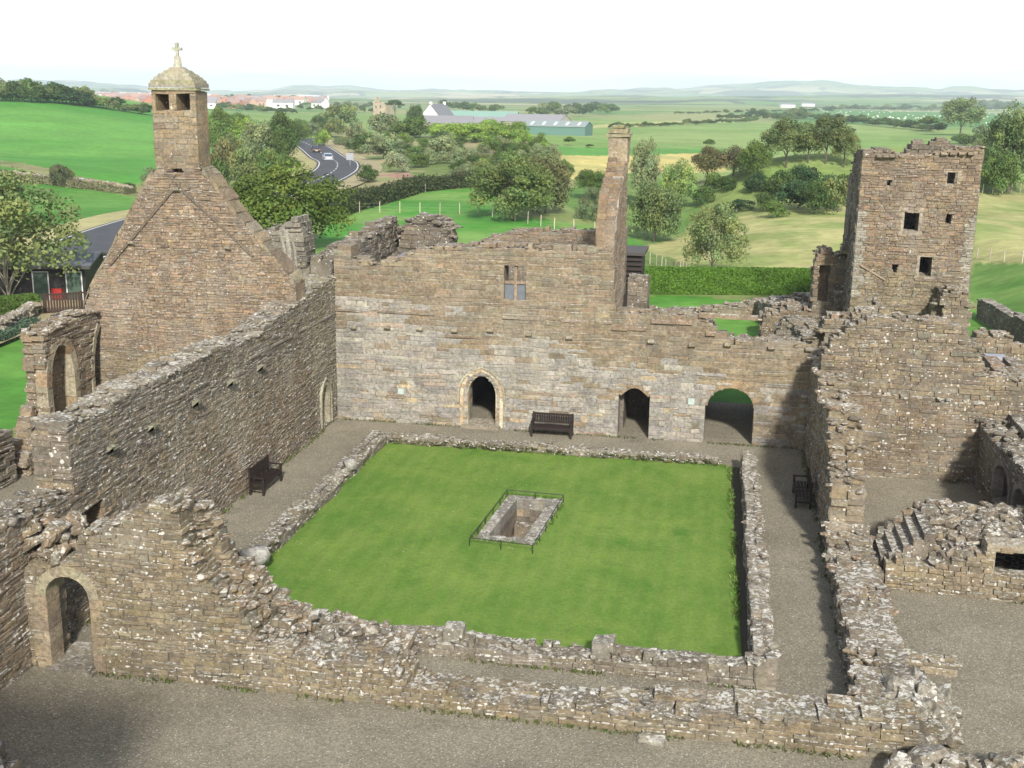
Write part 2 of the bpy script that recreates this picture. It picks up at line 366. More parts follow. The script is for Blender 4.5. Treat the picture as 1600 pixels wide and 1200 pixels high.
    def caps(w, g, f, n, s0=0., s1=None, size=(.12, .34), pal=pal_brown, t0=0., t1=None, dz=0., mi=0, over=.06):
        s1 = w.L if s1 is None else s1; t1 = w.t if t1 is None else t1; n = int(n*.7)
        f = interp_profile(f) if isinstance(f, list) else f
        s = R_.uniform(s0, s1, n); tt = R_.uniform(t0-over, t1+over, n); sz = R_.uniform(size[0], size[1], n)
        z = f(s)+sz*.06+dz+R_.uniform(-.07, .02, n)
        rocks(g, w.world(np.stack([s, tt, z], 1)), sz*.88, pal(s, z), mi, flat=(.2, .4), tilt=.11)
    def opening(w, g, ring, width, depth, col, proud=.02, mi=0):
        """voussoirs along a polyline of (s, z): wedge stones of given width"""
        ring = np.array(ring, float); m = len(ring)
        nrm = []
        for i in range(m):
            d = ring[min(i+1, m-1)]-ring[max(i-1, 0)]; d /= np.linalg.norm(d)+1e-9; nrm.append((-d[1], d[0]))
        nrm = np.array(nrm)
        for i in range(m-1):
            a, b = ring[i], ring[i+1]; na, nb = nrm[i]*width, nrm[i+1]*width; e = (b-a)*.012
            q = [a+e, b-e, b+nb-e, a+na+e]; pr = proud+R_.uniform(0, .012)
            L = [(x, -pr, y) for x, y in q]+[(x, depth, y) for x, y in q]
            F = [[0, 1, 2, 3], [7, 6, 5, 4], [0, 4, 5, 1], [1, 5, 6, 2], [2, 6, 7, 3], [3, 7, 4, 0]]
            c = pick(col, [1]*len(col), 1)[0]
            g.add(w.world(np.array(L)), F, c, mi)
def _unit_rock():
    V = []
    for i in range(3):
        for j in range(3):
            for k in range(3):
                if (i, j, k) != (1, 1, 1): V.append((i-1, j-1, k-1))
    V = np.array(V, float); idx = {tuple(v): i for i, v in enumerate(V.astype(int))}; F = []
    for ax in range(3):
        for s in (-1, 1):
            o = [a for a in range(3) if a != ax]
            for a in (-1, 0):
                for b in (-1, 0):
                    q = []
                    for (da, db) in ((0, 0), (1, 0), (1, 1), (0, 1)):
                        t = [0, 0, 0]; t[ax] = s; t[o[0]] = a+da; t[o[1]] = b+db; q.append(idx[tuple(t)])
                    nrm = np.cross(V[q[1]]-V[q[0]], V[q[2]]-V[q[1]])
                    F.append(q if nrm[ax]*s > 0 else q[::-1])
    V = V/(np.abs(V)**5.5).sum(1, keepdims=True)**(1/5.5); return V, np.array(F)
RV, RF = _unit_rock()
def rocks(g, P, size, col, mi=0, flat=(.32, .62), tilt=.35):
    n = len(P)
    if n == 0: return
    V = np.repeat(RV[None], n, 0)*(1+R_.uniform(-.16, .13, (n, 26, 1)))+R_.uniform(-.09, .09, (n, 26, 3))
    sc = np.stack([R_.uniform(.75, 1.35, n), R_.uniform(.6, .95, n), R_.uniform(*flat, n)], 1)*np.asarray(size).reshape(-1, 1)*.5
    V = V*sc[:, None, :]
    a = R_.uniform(0, 6.28, n); c, s = np.cos(a), np.sin(a); x = V[..., 0]*c[:, None]-V[..., 1]*s[:, None]; y = V[..., 0]*s[:, None]+V[..., 1]*c[:, None]
    tx = R_.normal(0, tilt, n)[:, None]; ty = R_.normal(0, tilt, n)[:, None]; z = V[..., 2]
    y, z = y*np.cos(tx)-z*np.sin(tx), y*np.sin(tx)+z*np.cos(tx); x, z = x*np.cos(ty)+z*np.sin(ty), -x*np.sin(ty)+z*np.cos(ty)
    V = np.stack([x, y, z], -1)+np.asarray(P)[:, None, :]
    F = (RF[None]+(np.arange(n)*26)[:, None, None]).reshape(-1, 4)
    g.add(V.reshape(-1, 3), F, np.repeat(np.asarray(col), len(RF), 0), mi)
def arc(cx, z, r, n=9, a0=180., a1=0., ry=None):
    return [(cx+r*math.cos(rad(a0+(a1-a0)*i/n)), z+(ry or r)*math.sin(rad(a0+(a1-a0)*i/n))) for i in range(n+1)]
def h_rect(a, b, c, d): return lambda s, z: (s > a) & (s < b) & (z > c) & (z < d)
def h_arch(a, b, spring, crown, z0=-1., point=1., inf=.06):
    cx = (a+b)/2; r = (b-a)/2+inf; crown = crown+inf
    return lambda s, z: (z > z0) & (np.abs(s-cx) < r*np.power(np.clip(1-np.clip((z-spring)/(crown-spring), 0, 1)**(2 if point == 1 else 2.2), 0, 1), .5 if point == 1 else .70))
# ------------------------------------------------------------------ the land
def d_line(x, y, ax, ay, nx, ny): return (x-ax)*nx+(y-ay)*ny
def land(x, y):
    x = np.asarray(x, float); y = np.asarray(y, float); r = np.hypot(x, y)
    d1 = d_line(x, y, -97, 158.5, .52, .855); d2 = d_line(x, y, -80, 150, -.97, -.243)
    h = 15.5*S(d1/110)*S(d2/150)*(1-S((d1-125)/260))
    h = h+2.0*S((-x-75)/40)*(1-S(d1/30))*S((y-110)/50)*(1-S((r-400)/100))
    h = h+6.2*np.exp(-((x-17)**2/17**2+(y-172)**2/20**2))+2.6*np.exp(-((x-5)**2/9**2+(y-160)**2/10**2))
    h = h+1.9*S((x-17.2)/7)*S((y-30)/30)*(1-S((y-190)/60))+1.2*S((y-88)/30)*np.exp(-((x-12)/12)**2)*(1-S((y-140)/20))
    h = h-1.8*np.exp(-((x+7-(y-100)*.02)/7)**2)*S((y-88)/14)*(1-S((y-150)/30))
    h = h+3.0*np.exp(-((x+62)**2/40**2+(y-305)**2/70**2))+2.2*np.exp(-((x+40)**2/26**2+(y-215)**2/40**2))
    h = h+(fbm(x/28, y/28, 3, 3)-.5)*1.1*S((r-95)/60)*(1-S((r-900)/300))
    h = h+(fbm(x/300, y/300, 13, 3)-.5)*5*S((r-450)/500)*(1-S((r-3500)/1500))
    far = S((r-2200)/3600)
    ang = np.arctan2(x, y)
    h = h+far*(fbm(x/1500, y/1500, 27, 5)*165-68+22*np.exp(-((ang-.04)/.14)**2)-18*np.exp(-((ang+.48)/.12)**2))
    h = h+S((r-6300)/2000)*(fbm(ang*14+3, r/6000, 33, 5)*150-36-40*np.exp(-((ang+.45)/.14)**2))
    inn = (x > -24.2) & (x < 13.6) & (y > 10.3) & (y < 45.9)
    return np.where(inn, -4., h)
def G(px, py, dz=0.):
    """where the sight line of a photograph pixel meets the land"""
    d = ray(px, py); d = d/np.linalg.norm(d)
    t = np.concatenate([np.linspace(30, 900, 6000), np.geomspace(900, 15000, 3000)])
    z = H+d[2]*t; hh = land(d[0]*t, d[1]*t)+dz; i = np.argmax(z < hh)
    if i == 0: i = len(t)-1
    return np.array([d[0]*t[i], d[1]*t[i], float(land(d[0]*t[i], d[1]*t[i]))])
def in_poly(x, y, P):
    m = np.zeros(x.shape, bool); n = len(P); j = n-1
    for i in range(n):
        xi, yi = P[i][0], P[i][1]; xj, yj = P[j][0], P[j][1]
        c = ((yi > y) != (yj > y)) & (x < (xj-xi)*(y-yi)/(yj-yi+1e-12)+xi); m ^= c; j = i
    return m
def gp(pts): return [tuple(G(*p)[:2]) for p in pts]
def build_land():
    rr = np.concatenate([np.linspace(4, 60, 90), np.geomspace(60.6, 10500, 450)]); aa = np.radians(np.arange(-62, 52.01, .17))
    Rg, A = np.meshgrid(rr, aa, indexing='ij'); X = Rg*np.sin(A); Y = Rg*np.cos(A); Z = land(X, Y)
    n, m = X.shape; V = np.stack([X, Y, Z], -1).reshape(-1, 3)
    i = np.arange(n-1)[:, None]*m+np.arange(m-1)[None]; F = np.stack([i, i+1, i+m+1, i+m], -1).reshape(-1, 4)[:, ::-1]
    x = X.ravel()+(fbm(X.ravel()/9, Y.ravel()/9, 71, 2)-.5)*2; y = Y.ravel()+(fbm(X.ravel()/9, Y.ravel()/9, 72, 2)-.5)*2; r = np.hypot(x, y)
    C = np.empty((len(x), 3)); C[:] = (.085, .155, .03)
    nz = fbm(x/14, y/14, 5, 4)[:, None]
    C = C*(1-nz)+np.array((.20, .215, .085))*nz
    d1 = d_line(x, y, -97, 158.5, .52, .855); d2 = d_line(x, y, -80, 150, -.97, -.243)
    def paint(mask, c, c2=None, sc=12., seed=1):
        c = np.array(c); 
        if c2 is not None:
            q = S((fbm(x[mask]/sc, y[mask]/sc, seed, 4)-.35)/.3)[:, None]; C[mask] = c*(1-q)+np.array(c2)*q
        else: C[mask] = c
    G1, G2 = (.052, .185, .022), (.085, .225, .035)
    paint((r > 190) & (r < 900), (.12, .20, .05), (.17, .235, .07), 30)
    sh = in_poly(x, y, gp([(480, 200), (850, 215), (905, 285), (760, 325), (560, 335), (545, 250)])); paint(sh, (.10, .14, .04), (.27, .23, .13), 9, 4)
    for q in ([(500, 262), (560, 262), (570, 278), (505, 280)], [(715, 268), (760, 262), (770, 280), (700, 282)], [(560, 275), (640, 268), (650, 280)]):
        mk = in_poly(x, y, gp(q)); paint(mk, (.22, .13, .10), (.26, .20, .13), 3, 8)
    paint(in_poly(x, y, gp([(842, 206), (960, 200), (1180, 186), (1390, 206), (1410, 236), (1130, 234), (845, 231)])), (.13, .215, .055), (.17, .24, .075), 40, 6)
    paint(in_poly(x, y, gp([(850, 201), (1150, 178), (1210, 186), (960, 199)])), (.33, .32, .14), (.26, .28, .10), 30, 6)
    paint(in_poly(x, y, gp([(838, 229), (1135, 233), (1130, 242), (850, 243)])), (.07, .20, .035))
    paint(in_poly(x, y, gp([(850, 243), (1128, 238), (1140, 268), (890, 280)])), (.38, .33, .12), (.28, .27, .10), 8, 3)
    paint(in_poly(x, y, gp([(905, 272), (1000, 270), (1120, 290), (1000, 400), (880, 320)])), (.07, .15, .03), (.12, .18, .05), 10, 3)
    paint((r > 780) & (r < 1400), (.08, .17, .045), (.2, .22, .09), 90, 6)
    paint(in_poly(x, y, gp([(1130, 176), (1300, 171), (1600, 171), (1640, 200), (1440, 199), (1230, 184)])), (.07, .17, .045))
    paint(in_poly(x, y, gp([(1000, 385), (1120, 345), (1200, 335), (1325, 322), (1530, 305), (1660, 305), (1660, 440), (1530, 408), (1330, 440), (1170, 430)])), (.29, .28, .12), (.17, .215, .065), 6, 3)
    paint(in_poly(x, y, gp([(1525, 408), (1640, 412), (1640, 545), (1515, 470)])), (.06, .14, .022), (.10, .175, .04), 3, 3)
    paint(in_poly(x, y, gp([(470, 400), (520, 335), (560, 322), (640, 300), (760, 293), (800, 340), (1010, 372), (1010, 400), (760, 420)])), G1, (.12, .22, .05), 8, 9)
    hill = (d1 > 2) & (d2 > 3) & (r < 520); paint(hill, G1, G2, 40, 2)
    near = (d1 < -3) & (x < -60-(y-110)*.25) & (y > 105) & (y < 175); paint(near, (.05, .16, .022), (.08, .19, .032), 12, 2)
    dry = in_poly(x, y, gp([(60, 372), (100, 355), (205, 333), (205, 352), (190, 362), (80, 388), (50, 392)])); paint(dry, (.26, .2, .12), (.17, .19, .06), 4, 2)
    paint((d1 > -2.5) & (d1 < 2) & (x < -60), (.20, .19, .09), (.10, .14, .04), 4, 2)
    lawn = ((x < -24) & (y < 70) & (x > -48)) | ((y > 46) & (y < 80.4) & (x > -14) & (x < 17)); paint(lawn, (.055, .165, .022), (.085, .20, .032), 5, 2)
    g = Geo(); g.add(V, F, C[F]); o = g.build('ground', M_LAND, smooth=True)
    fa = o.data.attributes.new('far', 'FLOAT', 'POINT'); fa.data.foreach_set('value', S((r-1500)/600).astype(np.float32))
    tag(o, kind='structure')
build_land()
def sheet(name, outer, z, mat, hole=None, col=(.5, .5, .5)):
    g = Geo()
    if hole is None:
        import mathutils.geometry as mg
        V = [(p[0], p[1], z) for p in outer]; tri = mg.tessellate_polygon([[__import__('mathutils').Vector(v) for v in V]])
        F = [t if np.cross(np.subtract(V[t[1]], V[t[0]]), np.subtract(V[t[2]], V[t[0]]))[2] > 0 else t[::-1] for t in tri]; g.add(V, F, col)
    else:
        V = [(p[0], p[1], z) for p in outer]+[(p[0], p[1], z) for p in hole]; F = [[i, (i+1) % 4, 4+(i+1) % 4, 4+i] for i in range(4)]; g.add(V, F, (.5, .5, .5))
    return tag(g.build(name, mat), kind='structure')
PIT = [(-6.75, 33.35), (-5.62, 33.35), (-5.34, 36.85), (-6.47, 36.85)]       # inner opening of the well
PITO = [(-7.12, 32.98), (-5.2, 32.95), (-4.9, 37.12), (-6.82, 37.2)]        # outer rim
sheet('gravel_court', [(-24.9, 9.5), (14.2, 9.5), (14.2, 46.25), (-24.9, 46.25)], .008, M_GRAVEL, hole=PITO)
sheet('garth_lawn', [(-12.8, 25.75), (1.06, 25.75), (.72, 42.3), (-12.85, 42.3)], .03, M_LAWN, hole=PITO)
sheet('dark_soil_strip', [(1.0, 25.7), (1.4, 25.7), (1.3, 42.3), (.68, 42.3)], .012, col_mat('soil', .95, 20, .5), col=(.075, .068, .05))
sheet('slype_path', [(-15.6, 46.25), (1.9, 46.25), (1.9, 51.9), (-15.6, 51.9)], .012, M_GRAVEL)
bpy.data.objects['gravel_court'].name = 'gravel_court'

# road -------------------------------------------------------------------------------------------
def ribbon(g, L, Rr, z, col, mi=0, hz=None):
    L = np.array(L); Rr = np.array(Rr); n = len(L)
    def zz(P): return land(P[:, 0], P[:, 1])
    zl = (np.maximum(zz(L), zz(Rr)) if hz is None else hz)+z
    V = np.concatenate([np.c_[L, zl], np.c_[Rr, zl]]); F = [[i, n+i, n+i+1, i+1] for i in range(n-1)]; g.add(V, F, col, mi)
def smooth(P, k=8):
    P = np.array(P, float); out = []
    for i in range(len(P)-1):
        p0 = P[max(i-1, 0)]; p1 = P[i]; p2 = P[i+1]; p3 = P[min(i+2, len(P)-1)]
        for j in range(k):
            t = j/k; out.append(.5*((2*p1)+(-p0+p2)*t+(2*p0-5*p1+4*p2-p3)*t*t+(-p0+3*p1-3*p2+p3)*t**3))
    out.append(P[-1]); return np.array(out)
def offs(P, d):
    T = np.gradient(P, axis=0); T /= np.linalg.norm(T, axis=1)[:, None]; return P+np.stack([T[:, 1], -T[:, 0]], 1)*d
RC = smooth([(-119, 316), (-112, 297), (-95, 259), (-79.5, 225), (-70, 204), (-63.5, 184), (-60.5, 166), (-59.5, 150), (-59.2, 130), (-58.6, 115), (-56.5, 101), (-53.5, 88), (-49.5, 73), (-46, 60), (-44, 40)], 10)
HZ = np.max([land(*offs(RC, o_).T) for o_ in (-3.8, -2, 0, 2, 3.8)], axis=0); HZ = np.convolve(np.pad(HZ, 3, 'edge'), np.ones(7)/7, 'valid')+.05
g = Geo(); ribbon(g, offs(RC, -3.8), offs(RC, 3.8), .25, (.07, .075, .085), hz=HZ); tag(g.build('road', M_ROAD), kind='structure')
M_PAINT = col_mat('road_paint', .7, 6., .3)
g = Geo(); W = (.6, .6, .58)
for o_ in (-3.35, 3.35): ribbon(g, offs(RC, o_-.09), offs(RC, o_+.09), .27, W, hz=HZ)
for i in range(0, len(RC)-1, 2):
    q = RC[i:i+2]
    if 4 < i < 85: ribbon(g, offs(q, .05), offs(q, .25), .27, W, hz=HZ[i:i+2])
tag(g.build('road_markings', M_PAINT), kind='structure')
g = Geo(); ribbon(g, offs(RC[8:], -7.5), offs(RC[8:], -3.8), .2, (.25, .22, .13), hz=HZ[8:]); ribbon(g, offs(RC[8:], 3.8), offs(RC[8:], 8.), .2, (.27, .25, .12), hz=HZ[8:])
tag(g.build('road_verge', M_LAND), kind='structure')
# lay-by with pale surface beside the buildings
g = Geo(); q = np.array(gp([(95, 420), (150, 405), (190, 392), (215, 384)])); ribbon(g, q+np.array([-3, 3.]), q+np.array([4, -5.]), .125, (.17, .165, .15)); tag(g.build('car_park', col_mat('pale_tarmac', .9, 2., .2)), kind='structure')
# ================================================================== the ruins
def band(w, g, a, b, z, col, h=.14, proud=.1, n=None, slope=0.):
    """string course made of separate lengths"""
    u = a
    while u < b:
        l = R_.uniform(.6, 1.1); e = min(u+l-.015, b); zz = z+slope*(u-a)+R_.uniform(-.015, .015)
        if R_.random() < .72:
            p = proud*R_.uniform(.6, 1.1); L = [(u, .02, zz), (e, .02, zz), (e, .02, zz+h), (u, .02, zz+h), (u, -p, zz+.03), (e, -p, zz+.03), (e, -p*.8, zz+h*.8), (u, -p*.8, zz+h*.8)]
            F = [[4, 5, 6, 7], [7, 6, 2, 3], [0, 1, 5, 4], [0, 4, 7, 3], [1, 2, 6, 5]]
            g.add(w.world(np.array(L)), F, pick([col], [1], 1)[0])
        u += l
def corbel(w, s, z, parent, sz=.24, out=.2, col=(.33, .29, .22)):
    g = Geo(); h = sz*.8
    L = [(s-sz/2, .02, z-h), (s+sz/2, .02, z-h), (s+sz/2, .02, z), (s-sz/2, .02, z), (s-sz/2, -out*.65, z-h*.8), (s+sz/2, -out*.65, z-h*.8), (s+sz/2, -out, z-.01), (s-sz/2, -out, z-.01), (s-sz/2, -out, z-h*.5), (s+sz/2, -out, z-h*.5)]
    g.add(w.world(np.array(L)+R_.uniform(-.012, .012, (10, 3))), [[0, 1, 5, 4], [4, 5, 9, 8], [8, 9, 6, 7], [7, 6, 2, 3]], pick([col], [1], 1)[0])
    g.add(w.world(np.array([L[i] for i in (0, 4, 8, 7, 3)])), [[0, 1, 2, 3], [0, 3, 4, 0]][:1], col)
    for q in ((0, 4, 8, 3), (1, 2, 9, 5), (3, 8, 7, 3), (2, 6, 9, 2)):
        qq = list(dict.fromkeys(q)); g.add(w.world(np.array([L[i] for i in qq])), [list(range(len(qq)))], col)
    return g.build('corbel', M_ASH, parent)
COLB = [(.36, .32, .24), (.42, .39, .31), (.31, .27, .2)]

# ---- east range wall
WE = Wall((-15.8, 45.3), (4.6, 45.3), 1.0)
pe = WE.px([(516, 387), (548, 387), (549, 404), (588, 412), (612, 410), (625, 404), (640, 395), (676, 387), (764, 383), (841, 387), (932, 389), (957, 391), (962, 487), (1014, 490), (1072, 491), (1090, 497), (1117, 510), (1123, 521), (1146, 535), (1187, 533), (1232, 537), (1270, 549)])+[(20.4, 4.2)]
d1 = WE.px([(731, 664), (773, 664), (750, 587)]); d2 = WE.px([(968, 675), (1010, 683), (988, 606)]); d3 = WE.px([(1102, 690), (1173, 697), (1136, 606)])
wn = WE.px([(788, 411), (823, 411), (788, 470), (823, 470)])
H1 = h_arch(d1[0][0], d1[1][0], 1.35, d1[2][1], point=0); H2 = h_arch(d2[0][0], d2[1][0], 1.75, d2[2][1]+.02); H3 = h_arch(d3[0][0], d3[1][0], 1.55, d3[2][1])
HW = h_rect(wn[0][0], wn[1][0], wn[2][1], wn[0][1])
g = Geo(); WE.stones(g, pe, pal_east, ch=(.13, .26), sl=(.22, .75), holes=(H1, H2, H3, HW), mort=(.26, .235, .19), rough=.02, topn=.07, gap=.014, s0=0)
fE = interp_profile(pe); WE.caps(g, fE, 130, s1=11.2, size=(.12, .3), pal=pal_red); WE.caps(g, fE, 110, s0=11.8, size=(.1, .3), pal=pal_red)
band(WE, g, 0, 11.6, 4.66, (.24, .2, .16)); band(WE, g, 15.0, 17.3, 5.1, (.28, .22, .16), .22, .16)
for (a, b, z) in ((956, 1010, 508), (1018, 1082, 498), (1060, 1118, 515)):
    q = WE.px([(a, z), (b, z)]); band(WE, g, q[0][0], q[1][0], q[0][1]-.2, (.29, .22, .16), .2, .14)
EW = g.build('east_range_wall', M_ASH)
tag(EW, 'long grey and pink wall across the far side with three doorways and a cross window', 'wall')
g = Geo()
cx = (d1[0][0]+d1[1][0])/2; hw = (d1[1][0]-d1[0][0])/2; cr = d1[2][1]
def pointed(cx, hw, z0, sp, cr, n=7):
    L = [(cx-hw, z0), (cx-hw, z0+(sp-z0)*.33), (cx-hw, z0+(sp-z0)*.66), (cx-hw, sp)]
    for i in range(1, n+1):
        t = i/n; L.append((cx-hw*max(1-t**2.2, 0)**.70, sp+(cr-sp)*t))
    return L+[(2*cx-a, b) for a, b in L[::-1][1:]]
CR_ = [(.6, .52, .37), (.55, .47, .34), (.6, .56, .45), (.5, .38, .25)]
WE.opening(g, pointed(cx, hw+.02, .05, 1.35, cr+.02), .2, .35, CR_, proud=-.05)
WE.opening(g, pointed(cx, hw+.2, .05, 1.35, cr+.2), .14, .2, CR_, proud=.03)
WE.opening(g, pointed(cx, hw+.36, .9, 1.4, cr+.33)[1:-1], .08, .1, [(.42, .4, .34)], proud=.09)
g.build('doorway_surround', M_ASH, EW)
g = Geo(); g.box((-15.8+cx-hw-.25, 45.05, .0), (-15.8+cx+hw+.25, 46.25, .14), (.26, .23, .17)); g.build('doorstep', M_ASH, EW)
for dd, sp in ((d2, 1.75), (d3, 1.55)):
    g = Geo(); a, b, c = dd[0][0], dd[1][0], dd[2][1]; m = (a+b)/2; r = (b-a)/2
    L = [(m-r*math.cos(t*math.pi/12), sp+(c-sp)*math.sin(t*math.pi/12)) for t in range(13)] if sp < 1.7 else [(m-r+2*r*t/8, sp+.0+(c-sp)*math.sin(math.pi*t/8)) for t in range(9)]
    WE.opening(g, L, .34, .5, [(.33, .25, .17), (.3, .24, .17), (.36, .27, .17)], proud=.008); g.build('arch', M_ASH, EW)
# window with stone cross
g = Geo(); a, b, z0, z1 = wn[0][0], wn[1][0], wn[2][1], wn[0][1]; cxw = (a+b)/2; zt = z0+(z1-z0)*.48
for (q0, q1) in (((cxw-.06, .12, z0), (cxw+.06, .26, z1)), ((a, .13, zt-.05), (b, .25, zt+.06)), ((a-.12, -.02, z0-.14), (b+.12, .5, z0)), ((a-.1, .02, z1), (b+.1, .5, z1+.16))):
    L = [(q0[0], q0[1], q0[2]), (q0[0], q1[1], q0[2]), (q1[0], q1[1], q0[2]), (q1[0], q0[1], q0[2]), (q0[0], q0[1], q1[2]), (q0[0], q1[1], q1[2]), (q1[0], q1[1], q1[2]), (q1[0], q0[1], q1[2])]
    g.add(WE.world(np.array(L)), _BOXF, (.27, .2, .14))
wo = g.build('window', M_ASH, EW)
g = Geo()
for (a_, b_) in ((a, cxw-.06), (cxw+.06, b)):
    g.add(WE.world(np.array([(a_, .2, z0), (b_, .2, z0), (b_, .2, zt-.05), (a_, .2, zt-.05)])), [[0, 1, 2, 3]], (.1, .1, .12))
M_PANE = col_mat('leaded_pane', .25, 6., .3, .1, .6)
for f_ in g.c: f_ = None
g.c = [np.full_like(c, 1.)*np.array((.13, .145, .165)) for c in g.c]; g.build('pane', M_PANE, wo)
for (px, py) in ((554, 512), (606, 512), (657, 514), (711, 517), (767, 517), (827, 523), (890, 528), (1017, 534), (1081, 540), (1137, 539), (1205, 544), (1263, 546)):
    s, z = WE.px([(px, py)])[0]; corbel(WE, s, z+.1, EW, col=COLB[R_.integers(3)])
for (px, py) in ((627, 611), (1080, 627)):     # small pale slate signs on the wall
    s, z = WE.px([(px, py)])[0]; g = Geo(); g.box((-15.8+s-.14, 45.24, z-.14), (-15.8+s+.14, 45.285, z+.14), (.28, .33, .31)); g.box((-15.8+s-.11, 45.236, z-.11), (-15.8+s+.11, 45.24, z+.11), (.36, .43, .40)); tag(g.build('notice_plate', M_PLAIN), ['small pale green notice plate fixed left of the pointed doorway', 'small pale green notice plate above the bench by the far wall'][px > 700], 'sign')

# ---- rooms behind
pD = lambda s, z: pal_dark(s, z)
WG = Wall((-4.25, 45.35), (-4.25, 50.6), .72)
pg = WG.px([(958, 391), (959.5, 356), (966, 302), (971, 277), (976, 255), (981, 236)]); pg = pg+[(5.25, pg[-1][1]+.15)]
g = Geo(); WG.stones(g, pg, lambda s, z: pal_brown(s, z)*np.array((1.06, .98, .93)), ch=(.13, .2), sl=(.2, .5), topn=.02, s1=5.2, gap=.012)
HG = g.build('half_gable', M_STONE); tag(HG, 'tall narrow half gable rising above the far range with whitened skew stones', 'gable wall')
g = Geo(); f = interp_profile(pg)
for i, s in enumerate(np.arange(.1, 4.9, .34)):
    z = f(s)-.12; dz = f(s+.34)-f(s)
    z -= .08; L = np.array([(s-.04, -.05, z-.3), (s-.04, .36, z-.3), (s+.32, .36, z-.3+dz*.5), (s+.32, -.05, z-.3+dz*.5), (s-.04, -.05, z+.12), (s-.04, .36, z+.12), (s+.32, .36, z+.02+dz), (s+.32, -.05, z+.02+dz)])+R_.uniform(-.035, .035, (8, 3))
    g.add(WG.world(L), _BOXF, pick([(.30, .25, .18), (.33, .3, .25), (.5, .49, .45), (.26, .21, .15)], [3, 2, 1, 3], 1)[0])
g.build('skew_stones', M_SKEW, HG)
g = Geo(); z = pg[-1][1]; g.boxes([(-5.0, 49.3, z-.6), (-5.08, 49.2, z+.45), (-4.98, 49.35, z+.6), (-4.9, 49.5, z+.78)], [(-4.2, 50.7, z+.45), (-4.12, 50.8, z+.6), (-4.22, 50.7, z+.78), (-4.4, 50.5, z+.92)], [(.3, .25, .17), (.3, .28, .17), (.28, .25, .15), (.25, .24, .12)], jit=.03); g.build('cap', M_STONE, HG)
WB = Wall((-12.6, 55.), (-4.6, 55.), 1.); pb = WB.px([(740, 386), (753, 376), (775, 370), (801, 361), (850, 360), (929, 361)])+[(8, 7.3)]
g = Geo(); WB.stones(g, pb, pal_brown, ch=(.13, .2), sl=(.25, .6), z0=4.2, topn=.1); WB.caps(g, pb, 60); tag(g.build('rear_range_wall', M_STONE), 'ragged rear wall of the far range seen left of the half gable', 'wall')
WC = Wall((-16.2, 55.4), (-12.6, 55.4), 1.6); pc = WC.px([(620, 400), (625, 362), (633, 347), (655, 341), (676, 342), (690, 350), (702, 362), (706, 392)])
g = Geo(); WC.stones(g, pc, pal_dark, ch=(.15, .26), sl=(.25, .7), z0=4.6, topn=.22, rough=.1, ends=.5); WC.caps(g, pc, 130, size=(.25, .6), pal=pal_dark, over=.2)
tag(g.build('broken_wall_lump', M_DRY), 'high lump of broken rubble wall standing behind the left end of the far range', 'wall')
WS = Wall((-16.3, 46.4), (-16.3, 57.), .9); 
g = Geo(); WS.stones(g, [(0, 6.7), (2, 6.9), (5, 7.0), (8, 7.2), (9.5, 7.5), (10.6, 7.0)], pal_dark, ch=(.15, .25), sl=(.25, .6), z0=4., topn=.25, rough=.06); WS.caps(g, [(0, 6.7), (5, 7.0), (10.6, 7.2)], 90, size=(.2, .45), pal=pal_dark)
tag(g.build('transept_wall', M_DRY), 'low ragged grey wall running back beside the lead roof left of the broken lump', 'wall')
g = Geo(); g.box((-15.5, 46.3, 4.95), (-4.9, 55.0, 5.2), (.24, .24, .27))
for i in range(9): g.tube([(-14.6+i*1.15, 46.3, 5.22), (-14.6+i*1.15, 54.9, 5.22)], .04, (.24, .24, .27))
g.box((-15.4, 46.4, 5.2), (-12.2, 54.9, 5.95), (.27, .27, .31)); tag(g.build('lead_roof', M_LEAD), 'flat grey lead covered roof behind the far wall', 'roof')
WI = Wall((-10.5, 49.6), (-6., 49.6), .6); g = Geo(); WI.stones(g, [(0, 6.5), (4.5, 6.6)], pal_dark, ch=(.13, .2), z0=5.1, topn=.1); tag(g.build('cross_wall', M_STONE), 'inner stone wall glimpsed through the upper lights of the cross window', 'wall')
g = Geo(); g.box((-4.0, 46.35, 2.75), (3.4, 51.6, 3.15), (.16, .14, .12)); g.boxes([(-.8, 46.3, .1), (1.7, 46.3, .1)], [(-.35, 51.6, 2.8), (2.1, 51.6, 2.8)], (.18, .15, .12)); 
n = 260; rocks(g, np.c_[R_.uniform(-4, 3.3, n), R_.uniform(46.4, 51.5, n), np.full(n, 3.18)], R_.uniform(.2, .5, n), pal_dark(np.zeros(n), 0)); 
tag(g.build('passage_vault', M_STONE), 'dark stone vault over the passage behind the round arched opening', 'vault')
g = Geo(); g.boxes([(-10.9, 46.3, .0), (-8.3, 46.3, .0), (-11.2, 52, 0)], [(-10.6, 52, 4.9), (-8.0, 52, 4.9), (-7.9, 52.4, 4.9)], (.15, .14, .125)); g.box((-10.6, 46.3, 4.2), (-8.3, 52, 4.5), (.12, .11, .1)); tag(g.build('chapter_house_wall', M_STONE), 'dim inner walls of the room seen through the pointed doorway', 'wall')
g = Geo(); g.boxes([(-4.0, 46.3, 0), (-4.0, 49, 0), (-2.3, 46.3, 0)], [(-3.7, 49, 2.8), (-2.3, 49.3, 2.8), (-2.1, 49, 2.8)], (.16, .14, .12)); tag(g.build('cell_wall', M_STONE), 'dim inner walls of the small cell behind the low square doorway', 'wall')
WP = Wall((-4.1, 50.95), (-3.2, 50.9), .8); g = Geo(); WP.stones(g, WP.px([(984, 431), (1004, 433)]), pal_dark, ch=(.15, .25), sl=(.2, .5), z0=3., topn=.05, rough=.04); WP.caps(g, WP.px([(984, 431), (1004, 433)]), 8, pal=pal_dark)
tag(g.build('wall_stub', M_DRY), 'short grey wall stub at the foot of the half gable beneath the louvred shed', 'wall')
